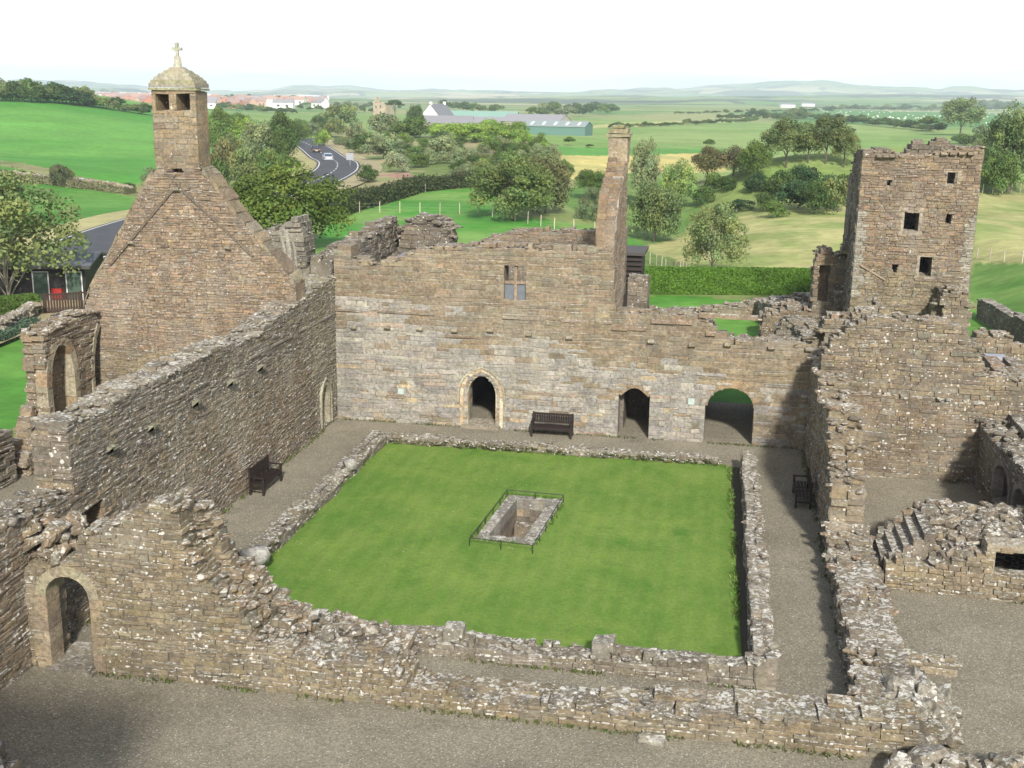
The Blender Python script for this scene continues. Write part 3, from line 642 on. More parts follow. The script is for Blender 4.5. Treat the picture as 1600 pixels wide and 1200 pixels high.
WV = Wall((-4.3, 51.0), (3.6, 51.6), .7); pv = WV.px([(1000, 488), (1020, 484), (1060, 484), (1100, 487), (1112, 500), (1122, 540)])+[(7.9, 3.2)]
g = Geo(); WV.stones(g, pv, pal_dark, ch=(.12, .2), sl=(.2, .5), z0=3., topn=.12, rough=.05); WV.caps(g, pv, 60, s1=5.2, pal=pal_dark); tag(g.build('vault_parapet', M_DRY), 'low broken wall head above the vault right of the half gable', 'wall')

# ---- church south wall (left of the garth)
WL = Wall((-15.8, 17.0), (-15.8, 45.25), 1.0)
pl = WL.px([(522, 430), (505, 443), (466, 470), (430, 497), (410, 512), (398, 525), (337, 544), (304, 562), (250, 589), (202, 609), (160, 640), (120, 655), (102, 662)])
sEnd = min(p[0] for p in pl)
low = WL.px([(104, 772), (60, 790), (20, 812), (0, 824)])
pl = [(a, b) for a, b in pl]+[(sEnd-.02, low[0][1])]+[(min(a, sEnd-.05), b) for a, b in low]+[(0, low[-1][1]-.1)]
nic = WL.px([(134, 800), (166, 828)]); hN = h_rect(nic[0][0]-.3, nic[1][0]-.1, nic[1][1]-.1, nic[0][1]+.1)
dn = WL.px([(499, 660), (515, 650), (508, 602)]); cxd = (WL.px([(501, 655)])[0][0]+WL.px([(516, 648)])[0][0])/2
zc = WL.px([(508, 600)])[0][1]; hD = h_arch(cxd-.42, cxd+.42, zc-.65, zc, z0=.15, point=0)
g = Geo(); WL.stones(g, pl, lambda s, z: np.where((S((s-24)/3)*R_.uniform(.7, 1.3, len(s)) > .5)[:, None], pick([(.28, .26, .2), (.33, .30, .21), (.25, .235, .2), (.3, .24, .17)], [3, 2, 3, 1], len(s)), np.where((z > 3.6+R_.uniform(-.6, .6, len(s)))[:, None], pal_dark(s, z)*1.3, pal_brown(s, z)*1.04)), ch=(.07, .13), sl=(.14, .42), recess=(hN, hD), rough=.031, topn=.07, gap=.011)
fL = interp_profile(pl); WL.caps(g, fL, 520, s0=sEnd+.1, size=(.13, .3), pal=lambda s, z: pick([(.3, .29, .25), (.27, .24, .2), (.42, .41, .38)], [3, 3, 2], len(s)), over=.04); WL.caps(g, fL, 190, s1=sEnd, size=(.15, .4), pal=pal_dark)
band(WL, g, sEnd+2, 28.2, 4.55, (.25, .225, .185), .11, .07)
CW = g.build('church_wall', M_DRY); tag(CW, 'long high rubble wall down the left side, a bench at its foot', 'wall')
for (px, py) in ((404, 575), (357, 599), (303, 630), (233, 669), (170, 702)):
    s, z = WL.px([(px, py)])[0]; corbel(WL, s, z+.12, CW, sz=.28, out=.22, col=(.27, .26, .19))
g = Geo(); WL.opening(g, pointed(cxd, .42, .15, zc-.65, zc, 6), .16, .3, [(.4, .38, .28), (.36, .34, .27)], proud=.05); WL.opening(g, pointed(cxd, .58, .15, zc-.62, zc+.2, 6), .08, .2, [(.38, .37, .3)], proud=.09); g.build('doorway_surround', M_ASH, CW)
# corner rubble buttress against the low length
# ---- belfry gable
WF = Wall((-24.9, 41.0), (-15.83, 41.0), .95)
pf = WF.px([(128, 486), (133, 470), (143, 444), (190, 356), (228, 285), (240, 268), (246, 262), (313, 262), (322, 268), (345, 300), (371, 337), (400, 370), (430, 402), (461, 442)]); zb = WF.px([(275, 262)])[0][1]
sl = WF.px([(271, 271), (283, 257)]); hS = h_rect(sl[0][0], sl[1][0], sl[0][1], sl[1][1])
palF = lambda s, z: np.where((z < 3.6)[:, None], pal_gold(s, z), pal_brown(s, z)*np.array((1.12, 1.05, 1.02)))
g = Geo(); WF.stones(g, pf, palF, ch=(.07, .13), sl=(.15, .45), rough=.03, topn=.02, recess=(hS,), z0=0.)
GW = g.build('belfry_gable', M_STONE); tag(GW, 'great brown church gable topped by a twin opening bellcote and a stone cross', 'gable wall')
def skew(w, s0, s1, f, name, parent, cols, t=.95, step=.33):
    g = Geo()
    for s in np.arange(s0, s1, step):
        a, b = s, min(s+step-.02, s1); za, zb_ = f(a), f(b)
        L = np.array([(a, -.03, za-.16), (a, t+.05, za-.16), (b, t+.05, zb_-.16), (b, -.03, zb_-.16), (a, -.03, za+.07), (a, t+.05, za+.07), (b, t+.05, zb_+.07), (b, -.03, zb_+.07)])+R_.uniform(-.045, .045, (8, 3))
        g.add(w.world(L), _BOXF, pick(cols, [1]*len(cols), 1)[0])
    return g.build(name, M_SKEW, parent)
fF = interp_profile(pf); sB0, sB1 = WF.px([(243, 262)])[0][0], WF.px([(311, 255)])[0][0]
skew(WF, sB1+.1, 9.05, fF, 'skew_stones', GW, [(.30, .245, .165), (.26, .2, .145), (.31, .28, .21)]); skew(WF, .25, sB0-.1, fF, 'skew_stones', GW, [(.32, .28, .21), (.27, .22, .16)])
zt = WF.px([(272, 141)])[0][1]; op = WF.px([(243, 174), (263, 144), (278, 174), (297, 144)])
hb1 = h_rect(op[0][0], op[1][0], op[0][1], op[1][1]); hb2 = h_rect(op[2][0]-.02, op[3][0], op[0][1], op[1][1])
WBc = Wall((-24.9+sB0, 41.02), (-24.9+sB1, 41.02), .98)
sh_ = lambda h: (lambda s, z: h(s+sB0, z))
g = Geo(); WBc.stones(g, [(0, zt), (WBc.L, zt)], lambda s, z: pal_gold(s, z)*np.array((1.05, 1.0, .95)), ch=(.16, .25), sl=(.25, .6), z0=zb-.05, rough=.015, topn=0, holes=(sh_(hb1), sh_(hb2)), gap=.012, capf=0); g.box((-24.9+sB0+.06, 41.86, zb+.5), (-24.9+sB1-.06, 41.96, zt-.02), (.1, .085, .065))  # back plate closes the bell openings, their shade put into its dark colour
BC = g.build('bellcote', M_STONE, GW)
g = Geo(); x0, x1 = -24.9+sB0, -24.9+sB1; cxb = (x0+x1)/2; za = WF.px([(277, 106)])[0][1]
g.box((x0-.07, 40.93, zt), (x1+.07, 42.07, zt+.08), (.26, .26, .15))
for i in range(6):
    t = i/6; k = 1-t**1.7*.82; k2 = 1-((i+1)/6)**1.7*.82
    a = (x1-x0)/2*k+.04; d = .56*k+.04; z0_ = zt+.1+(za-zt-.1)*i/6; z1_ = z0_+(za-zt)/6+.02; a2 = (x1-x0)/2*k2+.06; d2_ = .56*k2+.06; g.add([(cxb-a, 41.5-d, z0_), (cxb-a, 41.5+d, z0_), (cxb+a, 41.5+d, z0_), (cxb+a, 41.5-d, z0_), (cxb-a2, 41.5-d2_, z1_), (cxb-a2, 41.5+d2_, z1_), (cxb+a2, 41.5+d2_, z1_), (cxb+a2, 41.5-d2_, z1_)], _BOXF, pick([(.25, .25, .14), (.3, .29, .2), (.33, .32, .27)], [1, 1, 1], 6))
g.build('roof', M_STONE, BC)
g = Geo(); zc0 = WF.px([(277, 106)])[0][1]; zc1 = WF.px([(277, 88)])[0][1]; zc2 = WF.px([(277, 68)])[0][1]
g.tube([(cxb, 41.5, zc0-.05), (cxb, 41.5, zc0+.1), (cxb, 41.5, zc1), (cxb, 41.5, zc1+.03)], [.2, .16, .13, .05], (.38, .38, .3), 8)
g.box((cxb-.05, 41.45, zc1), (cxb+.05, 41.55, zc2), (.36, .37, .28)); zm = zc1+(zc2-zc1)*.62; g.box((cxb-.14, 41.452, zm-.045), (cxb+.14, 41.548, zm+.045), (.36, .37, .28))
for dx, dz in ((-.14, 0), (.14, 0), (0, zc2-zm)): g.box((cxb+dx-.055, 41.44, zm+dz-.055), (cxb+dx+.055, 41.56, zm+dz+.055), (.36, .37, .28))
g.build('cross', M_STONE, BC)
for pts in (((277, 290), (172, 415)), ((279, 290), (397, 400))):
    q = WF.px(pts); a, b = np.array(q[0]), np.array(q[1]); d = (b-a)/np.linalg.norm(b-a); nn = np.array([-d[1], d[0]])*.045; g = Geo(); L = np.linalg.norm(b-a); u = 0
    while u < L:
        v = min(u+R_.uniform(.5, .9), L); p0, p1 = a+d*u, a+d*(v-.01); k_ = [p0-nn, p1-nn, p1+nn, p0+nn]
        g.add(WF.world(np.array([(x, .02, z) for x, z in k_]+[(x, -.1, z) for x, z in k_])), [[4, 5, 6, 7], [0, 1, 5, 4], [3, 7, 6, 2], [0, 4, 7, 3], [1, 2, 6, 5]], pick([(.17, .14, .11)], [1], 1)[0]); u = v
    g.build('old_roof_line', M_STONE, GW)
for (px, py) in ((208, 380), (358, 388), (278, 297)):
    s, z = WF.px([(px, py)])[0]; corbel(WF, s, z+.1, GW, .22, .22)
q = WF.px([(388, 522)])[0]

# ---- church north wall with window recesses
WN = Wall((-24., 36.9), (-24., 41.0), .85)
pn = WN.px([(172, 482), (156, 484), (120, 492), (82, 516), (58, 524)])
w1 = WN.px([(96, 640), (122, 620), (100, 540)]); w2 = WN.px([(158, 600), (166, 600), (164, 505)])
hA = h_arch(w1[0][0]-.5, w1[0][0]+1.0, 2.9, w1[2][1]+.1, z0=.3); hB = h_arch(3.3, 4.7, 2.6, 4.55, z0=.3)
g = Geo(); WN.stones(g, pn, lambda s, z: pal_brown(s, z)*.95, ch=(.11, .18), sl=(.2, .5), recess=(hA, hB), rough=.05, topn=.12, ends=.5); WN.caps(g, pn, 110, size=(.2, .45))
WN2 = Wall((-24., 35.2), (-24., 37.0), .9); WN2.stones(g, [(0, .6), (.8, 1.2), (1.4, 2.), (1.8, 3.2)], pal_brown, ch=(.13, .2), sl=(.25, .5), rough=.06, topn=.3, ends=.8)
NW = g.build('church_north_wall', M_DRY); tag(NW, 'tall broken wall end at far left with a round headed window recess', 'wall')
g = Geo(); c_ = w1[0][0]+.25; WN.opening(g, [(c_-.75, .4), (c_-.75, 1.2), (c_-.75, 2.1), (c_-.75, 2.9)]+arc(c_, 2.9, .75, 9, 180, 0, ry=w1[2][1]+.1-2.9)+[(c_+.75, 2.1), (c_+.75, 1.2), (c_+.75, .4)], .34, .42, [(.4, .36, .28), (.36, .27, .18)], proud=.04); g.build('window_surround', M_ASH, NW); g = Geo(); WN.opening(g, [(3.3, .4), (3.3, 1.5), (3.3, 2.6), (3.42, 3.4), (3.65, 4.05), (3.98, 4.5)], .2, .4, [(.36, .34, .26), (.33, .29, .22)], proud=.06); g.build('window_surround', M_ASH, NW)
WN3 = Wall((-24.2, 27.5), (-24.2, 35.), 1.0); g = Geo(); pN3 = [(0, .4), (3, .7), (5.2, 1.0), (6.2, 1.9), (7.5, 2.0)]; WN3.stones(g, pN3, pal_dark, ch=(.13, .22), sl=(.2, .6), rough=.07, topn=.15); WN3.caps(g, pN3, 90, size=(.2, .45), pal=pal_dark)
tag(g.build('low_church_wall', M_DRY), 'low dark rubble wall at the left edge below the tall broken wall end', 'wall')
WCh = Wall((-24.2, 50.), (-18.2, 50.), 1.2); pch = WCh.px([(400, 380), (408, 362), (425, 352), (440, 354), (450, 347), (466, 342), (473, 352), (480, 395), (486, 442)])
g = Geo(); WCh.stones(g, pch, lambda s, z: pick([(.25, .24, .21), (.3, .285, .24), (.2, .19, .17)], [2, 2, 1], len(s)), ch=(.18, .3), sl=(.3, .7), z0=0, topn=.22, rough=.08, ends=.3); WCh.caps(g, pch, 30, s0=WCh.px([(400, 380)])[0][0], s1=WCh.px([(480, 390)])[0][0], pal=pal_dark)
CHW = tag(g.build('choir_wall', M_DRY), 'tall grey broken choir wall with a window jamb right behind the great gable', 'wall')
q = WCh.px([(446, 356), (452, 440), (462, 356)])
for dx, r_, z1 in ((0., .09, 7.3), (.25, .13, 7.45), (.5, .08, 7.2)):
    g = Geo(); x = q[0][0]+dx; P_ = [(x, -.06, 0.), (x, -.08, 5.9), (x-.05, -.08, 6.5), (x-.2, -.06, z1)]; g.tube(WCh.world(np.array(P_)), [r_, r_, r_, r_*.8], (.33, .31, .255), 8); g.build('window_shaft', M_ASH, CHW)

# ---- near wall with the round arch
WNr = Wall((-15.85, 22.8), (4.6, 22.8), .95)
pr_ = WNr.px([(18, 888), (40, 880), (60, 872), (86, 878), (112, 876), (116, 850), (124, 834), (156, 836), (184, 814), (206, 806), (242, 790), (262, 782), (275, 796), (284, 826), (292, 856), (318, 900), (345, 925), (375, 950), (395, 975), (404, 1010), (440, 1020), (500, 1034), (532, 1036), (560, 1030), (600, 1036), (628, 1056), (652, 1079), (740, 1090), (832, 1100), (1060, 1110), (1200, 1114), (1315, 1121), (1409, 1129)])
oa = WNr.px([(79, 1000), (146, 1000), (97, 899)]); aL, aR, aC = oa[0][0], oa[1][0], oa[2][1]; aM = (aL+aR)/2; aHr = (aR-aL)/2
g = Geo(); WNr.stones(g, pr_, lambda s, z: pal_gold(s, z)*np.array((.92, .93, .92)), ch=(.08, .16), sl=(.14, .42), holes=(h_arch(aL, aR, aC-aHr, aC),), rough=.04, topn=.09, gap=.013)
fN = interp_profile(pr_); WNr.caps(g, fN, 260, s0=1.9, s1=9.6, size=(.14, .38), pal=pal_brown, over=.05); WNr.caps(g, lambda s: fN(s)-.1, 330, s0=9.7, size=(.24, .46), pal=lambda s, z: pick([(.22, .2, .18), (.28, .26, .23), (.2, .17, .14)], [3, 2, 1], len(s)), over=.0)
# tall broken end, with the wall core spilling down behind it
WX = Wall((-12.3, 23.7), (-9.2, 23.7), .8); px_ = [(0, 3.9), (.4, 4.1), (.8, 3.4), (1.2, 2.7), (1.7, 2.2), (2.2, 1.6), (3.1, 1.2)]
WX.stones(g, px_, pal_gold, ch=(.13, .22), sl=(.2, .45), rough=.08, topn=.25, ends=.5); WX.caps(g, px_, 110, size=(.2, .45), over=.15)
n = 120; xs = R_.uniform(-10.4, -6.9, n); rocks(g, np.c_[xs, R_.uniform(23.0, 25.3, n), np.interp(xs, [-10.4, -9.3, -7.5, -6.6, -5.8], [1.1, .85, .7, .3, .1])+R_.uniform(-.1, .06, n)], R_.uniform(.22, .48, n), pal_dark(xs, 0)*1.15)
WY = Wall((-11.6, 23.75), (-6.9, 23.75), 1.5); WY.stones(g, [(0, 1.1), (2, .85), (3.6, .7), (4.3, .4), (4.7, .1)], pal_dark, ch=(.15, .25), sl=(.3, .7), rough=.06, topn=.08)
n = 60; rocks(g, np.c_[R_.uniform(-15.8, -14.9, n), R_.uniform(22.9, 24.2, n), R_.uniform(2.6, 3.5, n)], R_.uniform(.25, .5, n), pal_brown(np.zeros(n), 0))
NWL = g.build('near_range_wall', M_DRY); tag(NWL, 'broken near wall, tall at its round arched doorway, falling to a low wall', 'wall')
g = Geo(); WNr.opening(g, arc(aM, aC-aHr, aHr, 9), .26, .75, [(.38, .35, .25), (.35, .32, .24), (.3, .26, .19)], proud=.05); g.build('arch', M_ASH, NWL)
g = Geo(); gj = Geo()
zq = 0.
while zq < aC-aHr-.1:
    h = R_.uniform(.24, .36); gj.box((-15.85+aL-R_.uniform(.3, .42), 22.8-.04, zq), (-15.85+aL+.01, 23.3, zq+h-.015), pick([(.36, .31, .24), (.3, .24, .18)], [1, 1], 1)[0])
    g.box((-15.85+aR-.01, 22.8-.03, zq), (-15.85+aR+R_.uniform(.18, .34), 23.5, zq+h-.015), pick([(.34, .28, .2), (.3, .24, .18)], [1, 1], 1)[0]); zq += h
g.build('door_jamb', M_ASH, NWL); gj.build('door_jamb', M_ASH, NWL)
g = Geo(); g.boxes([(-15.85+aL-.1, 22.5, 0), (-15.85+aL+.45, 22.55, .0)], [(-15.85+aR+.05, 24.0, .1), (-15.85+aR-.02, 23.9, .16)], [(.2, .18, .14), (.18, .16, .13)], jit=.02); g.build('doorstep', M_ASH, NWL)

# ---- low walls round the lawn
def lowwall(name, label, p0, p1, t, prof, n, pal, ch=(.10, .18), size=(.16, .36), **k):
    w = Wall(p0, p1, t); g = Geo(); w.stones(g, prof, pal, ch=ch, sl=(.25, .6), z0=-.1, topn=k.get('topn', .05), rough=k.get('rough', .04), warp=.06, ends=k.get('ends', 0)); w.caps(g, prof, n, size=size, pal=pal, over=.0, dz=k.get('dz', -.02))
    for f_ in k.get('extra', []): f_(g)
    return tag(g.build(name, M_DRY), label, 'wall')
pal_lowg = lambda s, z: pick([(.25, .23, .2), (.19, .17, .145), (.31, .29, .25), (.22, .19, .14)], [3, 3, 1.5, 2], len(s))
lowwall('garth_wall', 'low rubble kerb wall along the left edge of the lawn', (-12.75, 27.2), (-12.75, 42.5), .6, [(0, .55), (2, .45), (8, .4), (15.3, .4)], 260, pal_lowg)
def moss(g): n = 190; rocks(g, np.c_[R_.uniform(-13.2, .4, n), R_.uniform(42.2, 42.4, n), R_.uniform(.05, .2, n)], R_.uniform(.1, .26, n), np.array((.06, .062, .022))*R_.uniform(.6, 1.5, (n, 1)))
lowwall('garth_wall', 'low mossy kerb wall along the far edge of the lawn below the bench', (-13.4, 42.32), (.25, 42.32), .5, [(0, .3), (13.6, .28)], 230, pal_lowg, extra=[moss])
wr = onX(1180, 1040, 1.35)
lowwall('garth_wall', 'narrow knee high wall along the right edge of the lawn beside the shaded walk', (1.12, 42.0), (1.3, 25.2), -.46 if False else .46, [(0, .72), (16.8, .72)], 300, lambda s, z: pick([(.27, .24, .2), (.22, .19, .16), (.36, .34, .3)], [3, 2, 1], len(s)), size=(.14, .34), dz=-.03)
lowwall('garth_wall', 'low wall along the near edge of the lawn carrying four squared blocks', (-12.6, 25.3), (1.75, 25.3), .55, [(0, .9), (1.2, .55), (5, .42), (10, .4), (13.6, .5), (13.7, .62), (14.4, .62)], 240, pal_lowg)
for i, (px, py, s_) in enumerate(((490, 968, .5), (706, 992, .5), (940, 1022, .52), (1016, 1028, .34), (1046, 1031, .36))):
    x, y = onZ(px, py, .62); g = Geo(); n = 3
    g.boxes([(x-s_*.5, 25.36, .36), (x-s_*.1, 25.4, .5)][:1 if s_ < .4 else 2], [(x+s_*.35, 25.36+s_*.8, .36+s_*.75), (x+s_*.5, 25.36+s_*.9, .5+s_*.5)][:1 if s_ < .4 else 2], pick([(.24, .23, .2), (.29, .28, .255)], [1, 1], 1 if s_ < .4 else 2), jit=.03)
    tag(g.build('stone_block', M_DRY), ['squared mossy block at the left of the near garth wall beside the rubble slope', 'double block on the near garth wall below the well', 'broad dark and white block on the near garth wall', 'small clean pale cube of stone on the near garth wall', 'small broken block next to the pale cube on the near garth wall'][i], 'stone block')
for i, (px, py, s_) in enumerate(((547, 728, .48), (398, 872, .7))):
    x, y = onZ(px, py, .45); g = Geo(); rocks(g, np.array([[x, y, .5]]), np.array([s_]), np.array([[.34, .33, .30]]), flat=(.75, .8), tilt=.1); o = g.build('boulder', M_DRY, smooth=True)
    tag(o, ['white crusted boulder on the left kerb wall near its far end', 'big pale boulder at the near end of the left kerb wall'][i], 'boulder')
# ---- wall of the south walk
WCr = Wall((3.65, 45.3), (3.65, 34.1), .95)
pcr = WCr.px([(1268, 560), (1281, 594), (1286, 628), (1297, 636), (1311, 660), (1310, 716), (1307, 746), (1305, 775)]); pcr = [(0, 3.9)]+[p for p in pcr if p[0] < 11.2]+[(11.2, 2.0)]
g = Geo(); WCr.stones(g, pcr, lambda s, z: pal_gold(s, z)*.95, ch=(.13, .22), sl=(.25, .6), rough=.035, topn=.12, ends=.25); WCr.caps(g, pcr, 260, size=(.18, .42), pal=pal_brown, over=.1)
tag(g.build('south_walk_wall', M_DRY), 'high ragged wall on the right of the garth walk, shaded side towards the lawn', 'wall')
WCs = Wall((3.6, 34.1), (3.55, 23.4), 1.15); pcs = [(0, 1.0), (.6, .75), (1.5, .5), (3, .75), (5, .8), (7, .75), (9, .75), (10.7, .7)]
g = Geo(); WCs.stones(g, pcs, lambda s, z: pick([(.25, .22, .18), (.3, .26, .2), (.2, .18, .155)], [3, 2, 2], len(s)), ch=(.13, .24), sl=(.25, .6), rough=.08, topn=.1); WCs.caps(g, pcs, 300, size=(.2, .42), pal=pal_brown, over=.08)
tag(g.build('south_walk_wall', M_DRY), 'low rubble topped wall right of the walk between the stair and the corner heap', 'wall')
g = Geo(); n = 90; a = R_.uniform(0, 6.28, n); r = np.sqrt(R_.random(n))*1.0; X, Y = 4.7+r*np.cos(a)*.85, 24.3+r*np.sin(a)*1.35; rocks(g, np.c_[X, Y, .85-.55*r**2+R_.uniform(-.1, .1, n)], R_.uniform(.3, .6, n), pick([(.26, .25, .23), (.33, .32, .28), (.24, .2, .15)], [3, 2, 1], n))
w_ = Wall((3.9, 23.1), (5.5, 23.1), 2.3); w_.stones(g, [(0, .75), (1.2, .7), (1.6, .3)], pal_dark, ch=(.15, .25), sl=(.3, .6), rough=.1, topn=.1, ends=.6); tag(g.build('rubble_heap', M_DRY), 'heaped loose boulders at the corner where the two low walls meet', 'rubble heap')
lowwall('stub_wall', 'short single course wall stub on the gravel at right', (4.75, 26.95), (6.15, 26.85), .38, [(0, .42), (1.4, .3)], 14, pal_gold)

# ---- refectory: end wall, arcaded side, stair block
WRf = Wall((3.75, 42.5), (13.5, 42.5), .95)
pR = WRf.px([(1278, 560), (1284, 552), (1292, 546), (1300, 531), (1320, 513), (1345, 500), (1366, 497), (1410, 497), (1460, 500), (1496, 509), (1516, 524), (1532, 548), (1540, 575), (1550, 587), (1600, 592)])+[(9.75, 3.6)]
g = Geo(); WRf.stones(g, pR, lambda s, z: pal_brown(s, z)*np.array((.95, .98, .98)), ch=(.10, .2), sl=(.2, .6), rough=.04, topn=.07); WRf.caps(g, pR, 150, size=(.15, .4))
WR2 = Wall((4.5, 42.32), (9.5, 42.32), .2); lz = WR2.px([(1330, 614), (1430, 620), (1540, 632)])
WR2.stones(g, lz, lambda s, z: pal_brown(s, z)*.9, ch=(.13, .2), sl=(.25, .6), rough=.03, topn=.08, back=False); WR2.caps(g, lz, 40, size=(.15, .38), pal=lambda s, z: pick([(.5, .49, .44), (.3, .28, .24)], [1, 1], len(s)))
tag(g.build('refectory_end_wall', M_DRY), 'broad brown coursed end wall with a rounded broken top below the tower', 'wall')
WA = Wall((9.45, 42.5), (9.45, 31.), 1.9)
pA = WA.px([(1510, 632), (1522, 652), (1540, 673), (1570, 705), (1600, 735)]); pA = [(0, pA[0][1])]+pA+[(11.5, pA[-1][1]-.2)]
def onA(x0, y0, x1, y1, x2, y2):
    q = WA.px([(x0, y0), (x1, y1), (x2, y2)]); return q
A1 = WA.px([(1548, 790), (1576, 790), (1562, 721)]); A2 = WA.px([(1582, 800), (1606, 800), (1592, 758)])
c1 = (A1[0][0]+A1[1][0])/2; r1 = abs(A1[1][0]-A1[0][0])/2*.9; c2 = (A2[0][0]+A2[1][0])/2; r2 = abs(A2[1][0]-A2[0][0])/2
hR1 = h_arch(c1-r1, c1+r1, A1[2][1]-.6, A1[2][1], z0=.5); hR2 = h_arch(c2-r2, c2+r2, A2[2][1]-.5, A2[2][1], z0=.4)
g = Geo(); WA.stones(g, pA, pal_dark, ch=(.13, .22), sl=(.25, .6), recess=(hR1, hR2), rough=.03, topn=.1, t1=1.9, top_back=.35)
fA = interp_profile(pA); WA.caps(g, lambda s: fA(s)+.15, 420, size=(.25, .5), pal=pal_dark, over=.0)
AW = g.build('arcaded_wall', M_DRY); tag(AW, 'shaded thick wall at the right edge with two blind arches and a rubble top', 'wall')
for c_, r_, zz in ((c1, r1, A1[2][1]), (c2, r2, A2[2][1])):
    g = Geo(); WA.opening(g, [(c_-r_, .5), (c_-r_, (zz-.6)*.6)]+arc(c_, zz-.6, r_, 8, ry=.6)+[(c_+r_, (zz-.6)*.6), (c_+r_, .5)], .22, .3, [(.24, .22, .2), (.22, .2, .18)], proud=.04); g.build('arch', M_ASH, AW)
# stair and window block
WSt = Wall((5.05, 31.9), (13.6, 31.5), .7); pS = WSt.px([(1374, 882), (1400, 876), (1440, 886), (1480, 880), (1520, 866), (1545, 855), (1600, 862)]); pS = [(0, pS[0][1])]+pS+[(8.5, 1.5)]
hq = WSt.px([(1557, 858), (1600, 905)]); hX = h_rect(hq[0][0], hq[0][0]+1.15, hq[1][1]+.05, hq[0][1]-.02)
g = Geo(); WSt.stones(g, pS, lambda s, z: pal_gold(s, z)*.95, ch=(.1, .18), sl=(.2, .5), holes=(hX,), rough=.05, topn=.08)
WSb = Wall((6.1, 34.6), (13.6, 34.2), .7); pSb = [(0, 1.35), (.8, 1.62), (3, 1.62), (7.5, 1.6)]; WSb.stones(g, pSb, pal_brown, ch=(.13, .22), sl=(.25, .6), rough=.06, topn=.08); WSb.caps(g, pSb, 150, size=(.22, .5), pal=pal_brown)
n = 400; xs = R_.uniform(6.35, 9.4, n); tt = R_.random(n); rocks(g, np.c_[xs, np.maximum(32.1+2.6*tt, np.where(xs > 7.5, 32.75, 0)), np.interp(xs, [5.4, 6.4, 7.6, 9.4], [.5, .85, 1.35, 1.5])*(1-tt)+1.6*tt+R_.uniform(-.12, .1, n)-.25*(tt > .1)*(xs < 6)], R_.uniform(.22, .5, n), pal_dark(xs, 0)*1.15, tilt=.3)
w_ = Wall((6.3, 32.5), (12, 32.3), 2.2); w_.stones(g, [(0, .9), (.7, 1.0), (1.4, 1.15), (5.7, 1.25)], pal_dark, ch=(.15, .25), sl=(.3, .6), rough=.05, topn=.1, holes=(h_rect(1.5, 3.0, .3, 1.3),))
SB = g.build('kitchen_wall', M_DRY); tag(SB, 'thick rubble topped wall with a square opening, right of the broken stair', 'wall')
g = Geo(); lx, lz = 5.05+hq[0][0], hq[0][1]-.02; g.boxes([(lx-.25, 31.74, lz-.03), (lx-.16, 31.76, hq[1][1]-.1)], [(lx+1.5, 32.3, lz+.17), (lx-.0, 32.2, lz-.03)], (.3, .26, .19), jit=.02); g.build('lintel', M_STONE, SB)
g = Geo()
for i in range(7):
    x = 4.45+i*.28; z = .3+i*.2; g.boxes([(x, 32.55, -.05)], [(x+(.42 if i < 6 else .3), 34.0+.12*i, z)], pick([(.19, .165, .14), (.23, .2, .17)], [1, 1], 1), jit=.025)
    rocks(g, np.array([[x+.2, 34.1+.12*i, z+.08]]), np.array([.4]), pal_brown(np.zeros(1), 0))
tag(g.build('stone_stair', M_DRY), 'worn flight of stone steps climbing right beside the south walk wall', 'stairs')
lowwall('stair_cheek', 'short pier of rubble at the foot of the stone stair', (3.7, 31.7), (5.0, 31.7), .5, [(0, .7), (.9, .5), (1.3, .45)], 14, pal_dark)

# ---- foreground heaps
def heap(name, label, x0, x1, y0, y1, zf, n, size, pal):
    g = Geo(); w = Wall((x0+.2, y0+.15), (x1, y0+.15), y1-y0-.3); w.stones(g, [(s, zf(x0+s)-.15) for s in np.linspace(0, x1-x0, 9)], pal, ch=(.15, .26), sl=(.3, .6), rough=.08, topn=.08, ends=.4)
    xs = R_.uniform(x0, x1, n); ys = R_.uniform(y0, y1, n); rocks(g, np.c_[xs, ys, zf(xs)+R_.uniform(-.15, .12, n)], R_.uniform(*size, n), pal(xs, xs)); return tag(g.build(name, M_DRY), label, 'rubble heap')
heap('foreground_rubble', 'rubble wall head in the bottom right corner of the view', 4.0, 9.5, 19.3, 22.1, lambda x: np.interp(x, [4, 4.6, 5.6, 6.2, 9], [.3, .55, .5, .85, .95]), 260, (.3, .62), lambda s, z: pick([(.27, .25, .22), (.33, .3, .24), (.22, .19, .15)], [3, 2, 2], len(s)))
heap('foreground_rubble', 'grey stones showing in the bottom left corner of the view', -16., -13.0, 16.5, 18.3, lambda x: np.interp(x, [-16, -13.9, -13.0], [1.0, .75, .2]), 90, (.35, .7), pal_dark)
g = Geo(); rocks(g, np.array([[-.9, 22.5, .04]]), np.array([.55]), np.array([[.33, .31, .26]]), flat=(.25, .3), tilt=.05); tag(g.build('fallen_stone', M_DRY), 'flat pale stone lying on the gravel below the near wall', 'stone')

